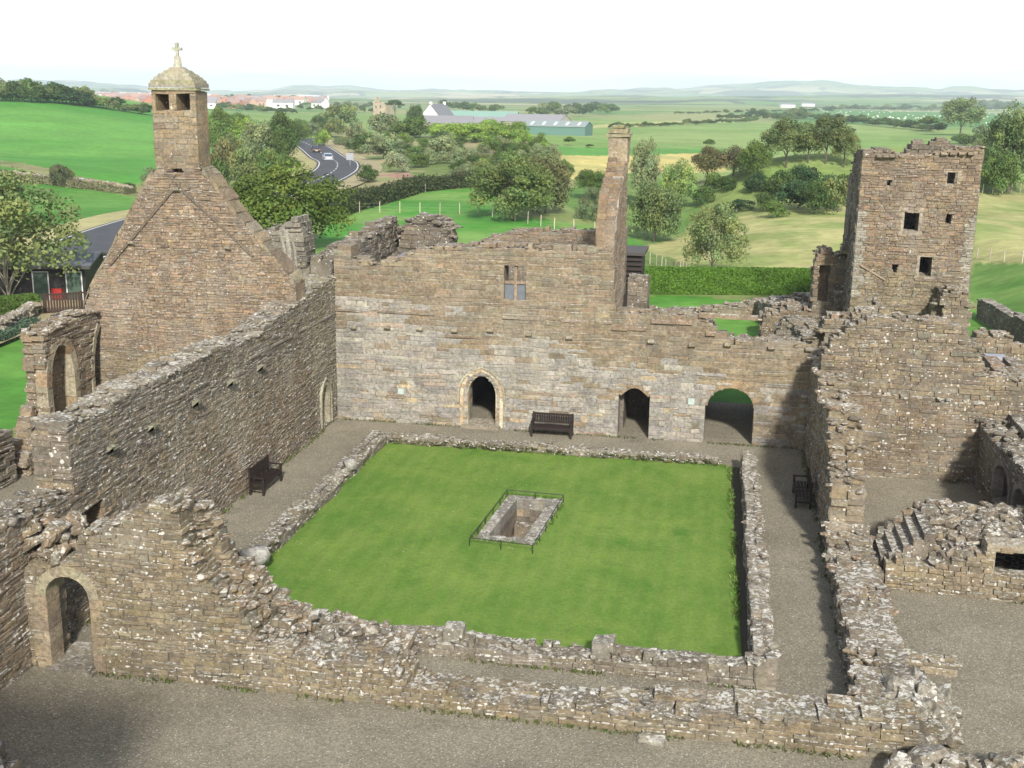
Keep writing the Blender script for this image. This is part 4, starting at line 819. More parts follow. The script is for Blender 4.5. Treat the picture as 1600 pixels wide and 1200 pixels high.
# ---- well pit with its railing
g = Geo(); T = .05
def quadface(a, b, z0, z1, col, n=9):
    for k in range(n):
        za = z0+(z1-z0)*k/n; zb_ = z0+(z1-z0)*(k+1)/n; m = 5
        for j in range(m):
            p = np.array(a)+(np.array(b)-np.array(a))*j/m; q = np.array(a)+(np.array(b)-np.array(a))*(j+1)/m
            g.add([(p[0], p[1], za), (q[0], q[1], za), (q[0], q[1], zb_), (p[0], p[1], zb_)], [[3, 2, 1, 0]], pal_dark(np.zeros(1), 0)[0]*R_.uniform(.8, 1.4))
ring = [(PITO[i], PITO[(i+1) % 4], PIT[(i+1) % 4], PIT[i]) for i in range(4)]
for (a, b, c, d) in ring:
    m = 6
    for j in range(m):
        t0_, t1_ = j/m, (j+1)/m; A = np.array
        V = [A(a)+(A(b)-A(a))*t0_, A(a)+(A(b)-A(a))*t1_, A(d)+(A(c)-A(d))*t1_, A(d)+(A(c)-A(d))*t0_]; z = T+R_.uniform(0, .035)
        g.add([(*v, z) for v in V]+[(*v, -.3) for v in V], [[0, 1, 2, 3], [0, 4, 5, 1], [2, 6, 7, 3], [1, 5, 6, 2], [3, 7, 4, 0]], pick([(.25, .24, .23), (.3, .29, .27)], [1, 1], 1)[0])
PD = -2.6
for i in range(4): quadface(PIT[i], PIT[(i+1) % 4], PD, -.298, None)
g.add([(x, y, PD) for x, y in PIT], [[0, 1, 2, 3]], (.09, .08, .05))
for i in range(4):   # steps of narrowing masonry at the far end
    y1 = 36.85; y0 = 36.85-.42*(i+1); z = -.75-.5*i; xx = lambda y: -6.75+(y-33.35)*.08
    g.box((xx(y0)+.03, 36.82-.42*(i+1), PD), (xx(y0)+1.1, 36.82-.42*i, z), pick([(.2, .165, .125), (.16, .13, .1)], [1, 1], 1)[0])
g.boxes([(-6.3, 33.9, PD), (-5.95, 34.2, PD)], [(-6.1, 34.1, PD+.15), (-5.75, 34.3, PD+.12)], (.5, .5, .46))
tag(g.build('stone_well', M_STONE), 'rectangular stone lined sunken well in the middle of the lawn', 'well')
rl = empty('well_railing', (-6, 35, 0), 0, 'thin black iron railing around the sunken well on the lawn', 'railing')
cs = [onZ(734, 840, .3), onZ(832.5, 852, .3), onZ(880.5, 773.5, .3), onZ(792.5, 765.5, .3)]
def addp(geo, name, mat, parent):
    o = geo.build(name, mat, parent); o.matrix_parent_inverse = parent.matrix_world.inverted(); return o
bpy.context.view_layer.update()
for i in range(4):
    a, b = np.array(cs[i]), np.array(cs[(i+1) % 4]); g = Geo(); g.tube([(*a, .3), (*b, .3)], .014, (.015, .017, .02), 6); addp(g, 'rail', M_METAL, rl)
    n = 2 if i % 2 == 0 else 5
    for k in range(n):
        p = a+(b-a)*k/n; g = Geo(); g.tube([(*p, -.0), (*p, .31)], .014, (.015, .017, .02), 6); addp(g, 'post', M_METAL, rl)

# ---- tower house
YT = 62.; XT0, XT1 = onY(1345, 240, YT)[0], onY(1533, 240, YT)[0]
WT = Wall((XT0+.1, YT), (XT1+.12, YT), 1.3); 
pT = WT.px([(1348, 237), (1371, 236), (1399, 238), (1402, 243), (1453, 243), (1475, 237), (1497, 232), (1533, 230)])
hs = [h_rect(*(lambda a: (a[0][0], a[1][0], a[1][1], a[0][1]))(WT.px([(x0, y0), (x1, y1)]))) for (x0, y0, x1, y1) in ((1481, 269, 1495, 288), (1414, 330, 1434, 363), (1438, 401, 1454, 432), (1387, 281, 1391, 291), (1481, 334, 1485, 348), (1396, 412, 1400, 424))]
pal_T = lambda s, z: np.where(((np.minimum(s, WT.L-s) < .45) & (z > 3.5) & (z < 8))[:, None], pick([(.34, .33, .3), (.3, .27, .22)], [2, 1], len(s)), np.where((z < 5)[:, None], pal_gold(s, z)*.93, pal_brown(s, z)*np.array((1.0, .95, .93))))
g = Geo(); WT.stones(g, pT, pal_T, ch=(.10, .19), sl=(.2, .55), holes=hs, rough=.05, topn=.06, z0=-.2)
WT2 = Wall((XT0+.12, YT+6.2), (XT0+.12, YT+.02), 1.2); pT2 = [(0, 7.5), (1.2, 9.6), (2, 10.6), (4, 11.0), (6.2, 11.05)]
WT2.stones(g, pT2, pal_dark, ch=(.18, .28), sl=(.3, .7), rough=.06, topn=.15)
WT3 = Wall((XT1+.12, YT+.02), (XT1+.12, YT+6.2), 1.2); WT3.stones(g, [(0, 11.2), (6.2, 11.)], pal_dark, ch=(.18, .28), sl=(.3, .7), topn=.1)
WT4 = Wall((XT0+.1, YT+5.), (XT1+.1, YT+5.), 1.2); p4 = WT4.px([(1400, 250), (1418, 232), (1424, 222), (1440, 221), (1450, 228), (1460, 219), (1475, 217), (1490, 226), (1505, 232), (1530, 232)]); WT4.stones(g, [(0, 9.5)]+p4, pal_dark, ch=(.18, .28), sl=(.3, .7), topn=.12, rough=.08, z0=0)
WT.caps(g, pT, 120, size=(.15, .4))
TW = g.build('tower_house', M_STONE); tag(TW, 'tall square brown tower house with small windows and a broken parapet at right', 'tower')
for x in (1374, 1384, 1394, 1474, 1488, 1502, 1516):
    s, z = WT.px([(x, 240 if x < 1450 else 236)])[0]; corbel(WT, s, z-.05, TW, .28, .3, (.27, .22, .16))
for (x0, y0, x1, y1) in ((1481, 269, 1495, 288), (1414, 330, 1434, 363), (1438, 401, 1454, 432)):
    a = WT.px([(x0, y0), (x1, y1)]); X0, X1, Z1, Z0 = a[0][0]+XT0+.1, a[1][0]+XT0+.1, a[0][1], a[1][1]
    g = Geo(); g.boxes([(X0-.2, YT-.03, Z1), (X0-.2, YT-.03, Z0-.14), (X0-.16, YT-.02, Z0), (X1, YT-.02, Z0)], [(X1+.2, YT+.2, Z1+.18), (X1+.2, YT+.2, Z0), (X0, YT+.2, Z1), (X1+.16, YT+.2, Z1)], (.3, .26, .2)); g.build('window_surround', M_ASH, TW)

g = Geo(); q = WT.px([(1344, 412), (1384, 436)]); 
for i in range(6):
    a = np.array(q[0])+(np.array(q[1])-np.array(q[0]))*i/6; b = np.array(q[0])+(np.array(q[1])-np.array(q[0]))*(i+1)/6; g.add(WT.world(np.array([(a[0], .0, a[1]-.16), (b[0], .0, b[1]-.16), (b[0], .0, b[1]), (a[0], .0, a[1]), (a[0], -.12, a[1]-.1), (b[0], -.12, b[1]-.1), (b[0], -.08, b[1]), (a[0], -.08, a[1])])), _BOXF, (.24, .19, .14))
g.build('old_roof_line', M_STONE, TW)
def pxwall(name, label, yp, pts, t=.9, pal=pal_brown, z0=-.2, caps=40, mat=None, rough=.06, topn=.12, recess=(), holes=(), ends=.3, ch=(.16, .26)):
    X0, X1 = onY(pts[0][0], pts[0][1], yp)[0], onY(pts[-1][0], pts[-1][1], yp)[0]; w = Wall((X0, yp), (X1, yp), t); p = w.px(pts)
    mk = lambda r: [h_rect(*(lambda a: (a[0][0], a[1][0], a[1][1], a[0][1]))(w.px([(q[0], q[1]), (q[2], q[3])]))) for q in r]
    g = Geo(); w.stones(g, p, pal, ch=ch, sl=(.25, .65), z0=z0, topn=topn, rough=rough, recess=mk(recess), holes=mk(holes), ends=ends); w.caps(g, p, caps, size=(.2, .5), pal=pal, over=.1)
    return tag(g.build(name, mat or M_DRY), label, 'wall')
pxwall('ruined_pier', 'ragged ruined pier with a door jamb left of the tower', 66., [(1268, 425), (1276, 400), (1288, 389), (1300, 392), (1310, 402), (1313, 440)], 1.6, pal_brown, caps=25, recess=[(1282, 412, 1292, 470)])
pxwall('ruined_pier', 'broken wall edge clinging to the left corner of the tower', 65., [(1306, 405), (1315, 392), (1322, 372), (1330, 300), (1338, 255), (1350, 240)], 1.2, pal_dark, caps=20, recess=[(1309, 398, 1326, 456)])
pxwall('ruined_pier', 'low broken wall with a dark doorway against the foot of the tower', 60.3, [(1455, 488), (1466, 470), (1474, 456), (1496, 451), (1512, 458), (1518, 500)], 1.4, pal_brown, caps=30, recess=[(1454, 474, 1470, 498)])
pxwall('ruin_wall', 'long low rubble wall between the hedge lawn and the tower', 74., [(1060, 486), (1090, 483), (1138, 478), (1160, 474), (1190, 470), (1240, 464), (1290, 459), (1336, 462)], 1.0, pal_brown, caps=120)
w_ = Wall((2.3, 73.6), (4.6, 60.5), 1.3); g = Geo(); pp = [(0, 1.3), (4, 1.6), (8, 1.7), (13.3, 1.3)]; w_.stones(g, pp, pal_dark, ch=(.16, .26), sl=(.25, .6), rough=.08, topn=.2); w_.caps(g, pp, 120, size=(.25, .5), pal=pal_dark, over=.2)
tag(g.build('ruin_wall', M_DRY), 'dark slanting ruin wall edging the small strip of lawn beyond the far range', 'wall')
pxwall('ruin_wall', 'rubble wall with a dark hole in the ruins left of the tower foot', 66., [(1186, 500), (1210, 488), (1236, 478), (1262, 484), (1290, 494), (1345, 480), (1360, 488)], 2.4, pal_brown, caps=110, recess=[(1271, 510, 1286, 560)])
pxwall('ruin_wall', 'triangular dark broken wall end in the middle of the ruins', 61., [(1204, 545), (1212, 520), (1222, 503), (1232, 510), (1240, 535)], 1.0, pal_dark, caps=16)
pxwall('ruin_wall', 'broken wall corner seen just above the refectory end wall', 55., [(1262, 546), (1290, 500), (1300, 493), (1330, 497), (1352, 486), (1372, 488)], 1.4, pal_brown, caps=60, recess=[(1268, 515, 1284, 560)])
pxwall('ruin_wall', 'squared low wall with a gap beyond the refectory end wall at right', 52., [(1520, 530), (1522, 518), (1545, 518), (1546, 524), (1578, 524), (1588, 540), (1606, 545)], .8, pal_brown, caps=24)
pxwall('standing_slab', 'small upright dark slab of masonry before the tower', 58., [(1362, 480), (1366, 462), (1373, 462), (1378, 480)], .5, pal_dark, caps=2)
g = Geo(); x, z = onY(1540, 555, 48.); x2, _ = onY(1572, 555, 48.); g.boxes([(x, 47.8, z-.4), (x+.1, 47.0, z-1.1)], [(x2, 48.4, z), (x2+.1, 47.6, z-.55)], [(.3, .31, .34), (.36, .31, .28)]); tag(g.build('lead_roof', M_LEAD), 'small pale lead and paved flat behind the refectory end wall', 'roof')
w_ = Wall((10.2, 43.6), (14.5, 43.6), 3.); g = Geo(); w_.stones(g, [(0, 3.9), (4.3, 3.6)], pal_brown, ch=(.16, .26), sl=(.3, .6), topn=.1); tag(g.build('refectory_side_wall', M_STONE), 'thick brown wall at the right edge behind the arcaded wall', 'wall')
# retaining wall at right
w_ = Wall((17.6, 60.), (16.3, 77.5), .7, flip=True); g = Geo(); w_.stones(g, [(0, 1.6), (10, 1.5), (17.5, 1.25)], pal_dark, ch=(.13, .2), sl=(.25, .5), topn=.05); w_.caps(g, [(0, 1.6), (17.5, 1.25)], 60, pal=pal_dark); tag(g.build('retaining_wall', M_DRY), 'dark retaining wall holding the grass bank right of the tower', 'wall')
# gatehouse turret the photograph is taken beside (behind the view, it throws the shade at lower left)
g = Geo(); g.box((-12.2, -1.5, 0), (-6.2, 2.2, 13.2), (.25, .2, .15)); tag(g.build('gatehouse_turret', M_STONE), 'stone gatehouse turret standing beside the viewpoint, its shade falls on the near gravel', 'tower')
# ================================================================== benches
WOODC = (.018, .011, .009)
def make_bench(lab):
    r = empty('bench', (0, 0, 0), 0, lab, 'bench'); W2 = .84
    def part(name, boxes, col=WOODC, **k):
        g = Geo(); g.boxes([b[0] for b in boxes], [b[1] for b in boxes], col, jit=.002); return g.build(name, M_WOOD, r)
    part('seat', [((-W2, -.30+i*.115, .42), (W2, -.21+i*.115, .45)) for i in range(4)]+[((-W2, -.31, .34), (W2, -.28, .43))])
    part('backrest', [((-W2, .19, .84), (W2, .235, .92)), ((-W2, .17, .52), (W2, .205, .57))]+[((-W2+.08+i*.0975, .185, .55), (-W2+.13+i*.0975, .21, .86)) for i in range(17)])
    for sx in (-1, 1):
        a, b = sorted((sx*W2, sx*(W2-.07)))
        part('leg', [((a, -.31, 0), (b, -.24, .64))]); part('leg', [((a, .17, 0), (b, .24, .95))])
        part('armrest', [((a-.01, -.34, .63), (b+.01, .2, .665))]); part('stretcher', [((a+.01, -.25, .2), (b-.01, .18, .25))])
    return r
b0 = make_bench('dark timber bench against the far wall between the pointed door and the low square doorway')
xa, _ = onZ(831, 681); b0.location = (-6.45, 44.78, 0); b0['group'] = 'dark benches in the cloister'
b1 = copy_tree(b0); b1.location = (-15.35, 36.2, 0); b1.rotation_euler = (0, 0, rad(90)); b1['label'] = 'dark timber bench against the long left wall, turned towards the lawn'
b2 = copy_tree(b0); b2.location = (3.2, 39.0, 0); b2.rotation_euler = (0, 0, rad(-90)); b2['label'] = 'dark timber bench in the shade of the right hand walk wall'

# ================================================================== vegetation
def leaf_cloud(K, N, ls, shape=(1, 1, 1), blob=.38, seed=1, zlo=-.6, spread=.85, cvar=.5, base=(.06, .1, .02), gapf=.0, warm=.07):
    """a unit crown (radius 1, centre 0): N leaf quads on K overlapping blobs"""
    r = np.random.default_rng(seed); th = r.uniform(0, 6.28, K); cz = r.uniform(zlo, 1, K); rr = np.sqrt(1-np.clip(cz, -1, 1)**2)
    rad_ = r.uniform(.35, spread, K)**.7; B = np.stack([rr*np.cos(th), rr*np.sin(th), cz], 1)*rad_[:, None]; br = r.uniform(.6, 1.25, K)*blob
    k = r.integers(0, K, N); d = r.normal(size=(N, 3)); d /= np.linalg.norm(d, axis=1)[:, None]; d[:, 2] = np.abs(d[:, 2])*np.where(r.random(N) < .25, -1, 1)
    P = B[k]+d*(br[k]*r.uniform(.55, 1.1, N))[:, None]
    P = P*np.array(shape)
    nn = d+r.normal(size=(N, 3))*.55; nn /= np.linalg.norm(nn, axis=1)[:, None]
    a = np.cross(nn, r.normal(size=(N, 3))); a /= np.linalg.norm(a, axis=1)[:, None]+1e-9; b = np.cross(nn, a)
    s = ls*r.uniform(.6, 1.3, N)[:, None]; V = np.stack([P-a*s-b*s*.5, P+a*s*.2-b*s*.75, P+a*s+b*s*.45, P-a*s*.15+b*s*.8], 1)
    kl = r.uniform(1-cvar*.85, 1+cvar*.85, K)[k]*r.uniform(.82, 1.18, N)
    C = np.array(base)[None]*kl[:, None]; wm = r.uniform(-warm, warm, K)[k]; C[:, 0] *= 1+wm*2; C[:, 2] *= 1-wm
    return V.reshape(-1, 3), (np.arange(N)*4)[:, None]+np.arange(4)[None], C
def crown_mesh(name, *a, **k):
    V, F, C = leaf_cloud(*a, **k); g = Geo(); g.add(V, F, C); o = g.build(name, M_LEAF); me = o.data; bpy.data.objects.remove(o); return me
def trunk_mesh(name, seed=1, limbs=7, top=.75, r0=.035, col=(.10, .085, .065), spread=.5, h0=.25):
    """unit tree: height 1"""
    r = np.random.default_rng(seed); g = Geo(); p = [(0, 0, -.04), (r.normal()*.01, r.normal()*.01, h0), (r.normal()*.03, r.normal()*.03, top*.65), (r.normal()*.04, r.normal()*.04, top)]
    g.tube(p, [r0*1.3, r0, r0*.6, r0*.15], col, 7)
    for i in range(limbs):
        z = h0*r.uniform(.75, 1.0)+(top-h0)*.5*i/limbs; a = r.uniform(0, 6.28)+i*2.4; L = spread*r.uniform(.5, 1.); e = np.array([math.cos(a)*L, math.sin(a)*L, z+L*r.uniform(.4, .9)]); m = np.array([math.cos(a)*L*.4, math.sin(a)*L*.4, z+L*.38])
        s = np.array([0, 0, z]); g.tube([s, m, e], [r0*.5, r0*.32, r0*.08], col, 5)
        for j in range(3):
            t = r.uniform(.3, .9); q = m+(e-m)*t; d = r.normal(size=3)*.12; d[2] = abs(d[2]); g.tube([q, q+d, q+d*1.7+[0, 0, .04]], [r0*.18, r0*.1, r0*.03], col, 4)
    o = g.build(name, M_BARK); me = o.data; bpy.data.objects.remove(o); return me
W3 = (1, 1, 1)
CR_BIG = [crown_mesh('crown', 70, 15000, .028, base=W3, seed=s, shape=(1, 1, .85), blob=.30, cvar=.35) for s in (1, 2)]
CR_MED = [crown_mesh('crown', 44, 8200, .037, base=W3, seed=s, shape=(1, 1, .9), blob=.34, cvar=.4) for s in (3, 4, 5)]
CR_THIN = [crown_mesh('crown', 64, 8000, .03, base=W3, seed=s, shape=(1, 1, .95), blob=.24, cvar=.4, spread=1.) for s in (6, 7)]
CR_SM = [crown_mesh('crown', 16, 1500, .085, base=W3, seed=s, shape=(1, 1, .8), blob=.42, cvar=.35, zlo=-.3) for s in (8, 9, 10)]
CR_BUSH = [crown_mesh('foliage', 26, 3200, .052, base=W3, seed=s, shape=(1, 1, .75), blob=.38, cvar=.4, zlo=-.35) for s in (11, 12, 13)]
CR_PINE = crown_mesh('crown', 26, 3200, .05, base=W3, seed=14, shape=(1, 1, .55), blob=.3, cvar=.4, zlo=-.3)
TRK = [trunk_mesh('trunk', s) for s in (1, 2)]; TRK_BR = [trunk_mesh('trunk', 5, 16, .85, .03, (.2, .18, .14), .55, .12), trunk_mesh('trunk', 6, 22, .9, .022, (.26, .24, .18), .6, .06)]
def mk(me, parent, loc, sc, col=None, rz=0., name=None):
    o = bpy.data.objects.new(name or me.name.split('.')[0], me); COL.objects.link(o); o.parent = parent; o.location = loc; o.scale = sc; o.rotation_euler = (0, 0, rz)
    if col is not None: o.color = (*col, 1)
    return o
DK = (.034, .058, .014); MD = (.055, .088, .02); LT = (.105, .165, .03); OL = (.085, .105, .035); BR = (.075, .075, .03); YG = (.15, .215, .04); GY = (.10, .125, .06); DG = (.022, .045, .016)
def tree_at(px, py, hpx, wpx, col, kind='med', label=None, group=None, base=.2, trunk=None, name='tree', cat='tree', dz=0.):
    P = G(px, py); dist = math.sqrt(P[0]**2+P[1]**2+(H-P[2])**2); m = dist/FPX*1.0; h = hpx*m*1.03; w = wpx*m/2
    r = empty(name, (P[0], P[1], P[2]-.1+dz), R_.uniform(0, 6.28) if kind != 'thin' else 0., label, cat, group)
    col = np.array(col)*R_.uniform(.85, 1.15)*2.0
    if kind == 'bush':
        mk(CR_BUSH[R_.integers(3)], r, (0, 0, h*.42), (w, w*R_.uniform(.8, 1.1), h*.75), col); return r
    if kind == 'sm': me = CR_SM[R_.integers(3)]
    elif kind == 'big': me = CR_BIG[R_.integers(2)]
    elif kind == 'thin': me = CR_THIN[R_.integers(2)]
    elif kind == 'pine': me = CR_PINE
    else: me = CR_MED[R_.integers(3)]
    ch = h*(1-base); mk(me, r, (0, 0, h*base+ch*(.5 if base > .09 else .42)), (w*1.02, w*1.0, ch*(.56 if base > .09 else .62)), col)
    if kind != 'sm' or hpx > 22: mk(trunk or TRK[R_.integers(2)], r, (0, 0, 0), (max(w*.9, h*.5), max(w*.9, h*.5), h*.95), name='trunk')
    return r
T = tree_at
T(452, 392, 130, 182, (.058, .085, .014), 'big', 'big dark green tree standing between the great gable and the far range', base=.08)
T(14, 480, 176, 196, (.085, .11, .038), 'thin', 'loose grey green willow with bare showing branches at the left edge', base=.1, trunk=TRK_BR[1])
# clump by the road right of the bellcote
for i, (px, py, h, w, c, kd) in enumerate(((345, 250, 75, 50, MD, 'med'), (384, 250, 60, 46, LT, 'med'), (410, 262, 68, 66, GY, 'med'), (440, 262, 80, 52, DK, 'med'), (372, 225, 46, 50, MD, 'med'), (450, 232, 42, 44, DK, 'med'), (350, 285, 60, 46, BR, 'bush'), (385, 292, 55, 52, OL, 'bush'), (420, 290, 50, 60, MD, 'bush'), (340, 305, 50, 44, DK, 'bush'), (448, 288, 44, 36, MD, 'bush'), (362, 270, 55, 50, OL, 'med'), (330, 230, 50, 40, LT, 'med'))):
    T(px, py, h, w, c, kd, 'tree or tall bush in the crowded wood between the bellcote and the curving road', 'wood beside the road', base=.05)
T(377, 232, 26, 22, YG, 'sm', 'single bright yellow green bush in the wood by the road')
# hawthorns in the paddock
T(800, 344, 98, 132, (.06, .085, .025), 'big', 'broad dark hawthorn leaning over the paddock fence', base=.02)
T(852, 334, 84, 90, (.075, .085, .035), 'med', 'brownish hawthorn joined to the right of the broad dark one', base=.02)
T(770, 300, 36, 60, BR, 'bush', 'low brown bush behind the broad hawthorn')
T(845, 292, 54, 70, (.08, .10, .036), 'med', 'olive bush rising behind the paired hawthorns', base=.02)
T(922, 312, 46, 52, MD, 'med', 'small round green tree left of the half gable top'); T(925, 345, 50, 50, GY, 'thin', 'thin grey bush below the small round tree', base=.0)
T(1004, 330, 104, 46, GY, 'med', 'slender grey green tree just right of the half gable', base=.1)
T(1022, 378, 92, 84, (.06, .08, .028), 'med', 'dark spreading tree below the slender one right of the half gable', base=.05)
T(1060, 330, 72, 56, (.115, .165, .05), 'med', 'pale yellow green tree right of the half gable', base=.1)
T(1112, 428, 102, 100, (.09, .115, .042), 'thin', 'open bush with fanned pale stems behind the clipped hedge', base=.08, trunk=TRK_BR[0])
# the mound
for (px, py, h, w, c, kd, lb) in ((1105, 285, 52, 50, BR, 'med', 'brown leaved hawthorn at the left end of the mound'), (1145, 280, 46, 60, (.07, .065, .03), 'med', 'dull brown hawthorn on the left of the mound'), (1178, 288, 62, 50, MD, 'med', 'mid green hawthorn on the mound'),
        (1228, 262, 68, 76, (.06, .08, .028), 'med', 'broad topped tree on the crown of the mound'), (1290, 256, 68, 60, (.05, .066, .025), 'med', 'tall dark tree on the right of the mound'), (1318, 262, 52, 44, OL, 'thin', 'light crowned small tree at the right end of the mound'), (1262, 255, 55, 40, (.05, .06, .022), 'med', 'narrow dark tree between the two tallest on the mound')):
    T(px, py, h, w, c, kd, lb, 'trees on the mound', base=.12)
for (px, py, h, w, c) in ((1180, 302, 30, 40, DG), (1215, 310, 40, 50, DK), (1240, 330, 45, 60, DG), (1275, 335, 46, 60, DK), (1305, 330, 50, 50, OL), (1255, 295, 34, 50, DG), (1210, 340, 24, 40, MD), (1320, 305, 30, 36, DK), (1135, 300, 24, 30, DK), (1160, 330, 18, 40, DG), (1100, 320, 26, 40, DK), (1195, 330, 26, 40, DK), (1290, 310, 34, 44, DG), (1230, 308, 26, 30, GY), (1115, 298, 26, 34, MD)):
    T(px, py, h, w, c, 'bush', 'dark gorse or bramble bush on the flank of the tree topped mound', 'bushes on the mound', name='shrub', cat='shrub')
# right edge
for (px, py, h, w, c, kd, lb) in ((1575, 300, 118, 90, (.06, .09, .03), 'big', 'large tree at the right edge beyond the tower'), (1560, 305, 60, 60, MD, 'med', 'bushy lower tree right of the tower top'), (1600, 250, 60, 60, DK, 'med', 'dark tree high at the right edge'), (1530, 262, 30, 34, GY, 'med', 'small grey bush by the tower top right corner')):
    T(px, py, h, w, c, kd, lb, base=.04)
T(1500, 212, 50, 66, (.075, .105, .04), 'med', 'round field tree behind the sheep pasture right of centre', base=.1); T(1530, 225, 26, 24, GY, 'sm', 'little tree beside the round field tree'); T(1450, 207, 24, 36, MD, 'sm', 'low tree left of the round field tree'); T(1470, 210, 16, 20, DK, 'sm', 'small dark bush under the round field tree')
T(1108, 232, 14, 19, MD, 'sm', 'lone round thorn bush in the middle field'); T(890, 228, 14, 18, MD, 'sm', 'lone round bush below the long farm shed'); T(922, 231, 6, 14, DK, 'sm', 'tiny low bush right of the lone round bush')
# shrubs over the rough ground
def poly_pts(poly, n, seed):
    r = np.random.default_rng(seed); xs = [p[0] for p in poly]; ys = [p[1] for p in poly]; out = []
    while len(out) < n:
        x = r.uniform(min(xs), max(xs)); y = r.uniform(min(ys), max(ys))
        if in_poly(np.array([x]), np.array([y]), poly)[0]: out.append((x, y))
    return sorted(out, key=lambda p: p[1])
LBS = 'shrub among the many scattered over the rough ground between the road and the farm'
for (x, y) in poly_pts([(500, 205), (650, 205), (840, 225), (895, 285), (770, 300), (690, 262), (600, 255), (545, 240)], 90, 3):
    s = (y-130)/100; T(x, y, R_.uniform(9, 22)*s, R_.uniform(14, 34)*s, [DK, MD, OL, GY, MD, GY, LT][R_.integers(7)], 'bush', LBS, 'shrubs on the rough ground', name='shrub', cat='shrub')
for (px, py, h, w, c) in ((592, 250, 36, 50, GY), (570, 240, 30, 44, DK), (555, 222, 30, 40, GY), (620, 270, 30, 40, (.12, .14, .08)), (690, 250, 34, 56, GY), (520, 215, 28, 40, OL), (505, 230, 24, 28, LT), (575, 285, 26, 40, DK), (650, 262, 22, 40, MD), (640, 216, 30, 60, MD), (600, 214, 34, 50, GY), (530, 200, 34, 56, OL)):
    T(px, py, h, w, c, 'bush', LBS, 'shrubs on the rough ground', name='shrub', cat='shrub')
for (px, py, h, w, c) in ((700, 216, 24, 60, YG), (740, 222, 30, 66, (.13, .19, .035)), (785, 228, 34, 70, (.10, .155, .03)), (810, 214, 24, 34, LT), (765, 212, 26, 40, (.13, .2, .04)), (680, 208, 14, 30, LT)):
    T(px, py, h, w, c, 'med', 'bright green tree in the row before the farm', 'bright trees before the farm', base=.02)
# far trees
T(617, 186, 31, 32, DK, 'pine', 'flat topped pine right of the small ruined tower', base=.4); T(650, 205, 40, 30, DK, 'med', 'rounded dark tree left of the white farmhouse', base=.05)
for (px, py, h, w, c) in ((694, 178, 20, 24, DK), (724, 176, 16, 30, DK), (745, 178, 18, 26, MD), (775, 178, 14, 26, MD), (712, 172, 12, 20, MD), (866, 182, 24, 26, MD), (838, 184, 18, 36, MD), (884, 184, 18, 36, GY), (905, 182, 16, 30, DK), (922, 182, 18, 26, DK), (940, 180, 17, 26, MD), (956, 178, 15, 24, DK), (850, 178, 20, 20, GY), (895, 176, 16, 26, DK), (930, 176, 16, 30, DK), (866, 172, 14, 20, DK)):
    T(px, py, h, w, c, 'sm', 'tree in the far wood beyond the farm', 'far wood beyond the farm', base=.05)
for (x0, x1, y0, y1, n, h, w) in ((0, 136, 158, 163, 20, 26, 30), (138, 232, 166, 180, 12, 15, 24), (0, 300, 146, 150, 16, 8, 12), (330, 470, 158, 160, 18, 9, 14), (480, 600, 166, 168, 14, 7, 12), (960, 1180, 201, 190, 24, 8, 16), (1180, 1250, 184, 186, 8, 12, 16), (1240, 1460, 184, 206, 26, 12, 22), (1290, 1600, 172, 172, 34, 7, 13), (1060, 1290, 178, 174, 16, 5, 13), (1500, 1600, 170, 170, 12, 10, 16), (1120, 1240, 186, 188, 10, 10, 14), (470, 590, 172, 176, 12, 8, 10), (340, 460, 170, 178, 16, 9, 16), (560, 620, 168, 170, 6, 5, 10), (1500, 1545, 225, 240, 6, 20, 22)):
    for i in range(n):
        t = (i+R_.uniform(-.35, .35))/(n-1); T(x0+(x1-x0)*t, y0+(y1-y0)*t+R_.uniform(-.6, .6), h*R_.uniform(.6, 1.25), w*R_.uniform(.7, 1.3), [DK, MD, DK, OL][R_.integers(4)], 'sm', 'small tree or thorn in one of the distant hedgerows', 'distant hedgerow trees', base=.0)
for (px, py, h, w, c, kd) in ((95, 292, 32, 28, (.07, .08, .04), 'bush'), (108, 288, 22, 22, OL, 'bush'), (50, 160, 20, 34, DK, 'sm'), (104, 163, 24, 44, DG, 'sm'), (132, 166, 20, 30, DG, 'sm'), (80, 160, 20, 26, DK, 'sm'), (155, 168, 14, 40, LT, 'sm')):
    T(px, py, h, w, c, kd, 'bush by the field wall at left' if kd == 'bush' else 'tree on the brow of the green hill at left', 'bushes by the field wall' if kd == 'bush' else 'trees on the brow of the hill', base=.05)
for (px, py, h, w, c) in ((462, 222, 26, 30, DK), (474, 219, 24, 26, MD), (486, 217, 26, 30, GY), (468, 212, 24, 34, MD), (498, 212, 28, 34, DK)): T(px, py, h, w, c, 'med', 'tree closing the view at the far end of the visible road', 'trees where the road disappears', base=.05)
T(236, 290, 26, 30, GY, 'bush', 'grey bush touching the left foot of the bellcote'); T(200, 296, 10, 26, DK, 'bush', 'low bush at the end of the field wall')

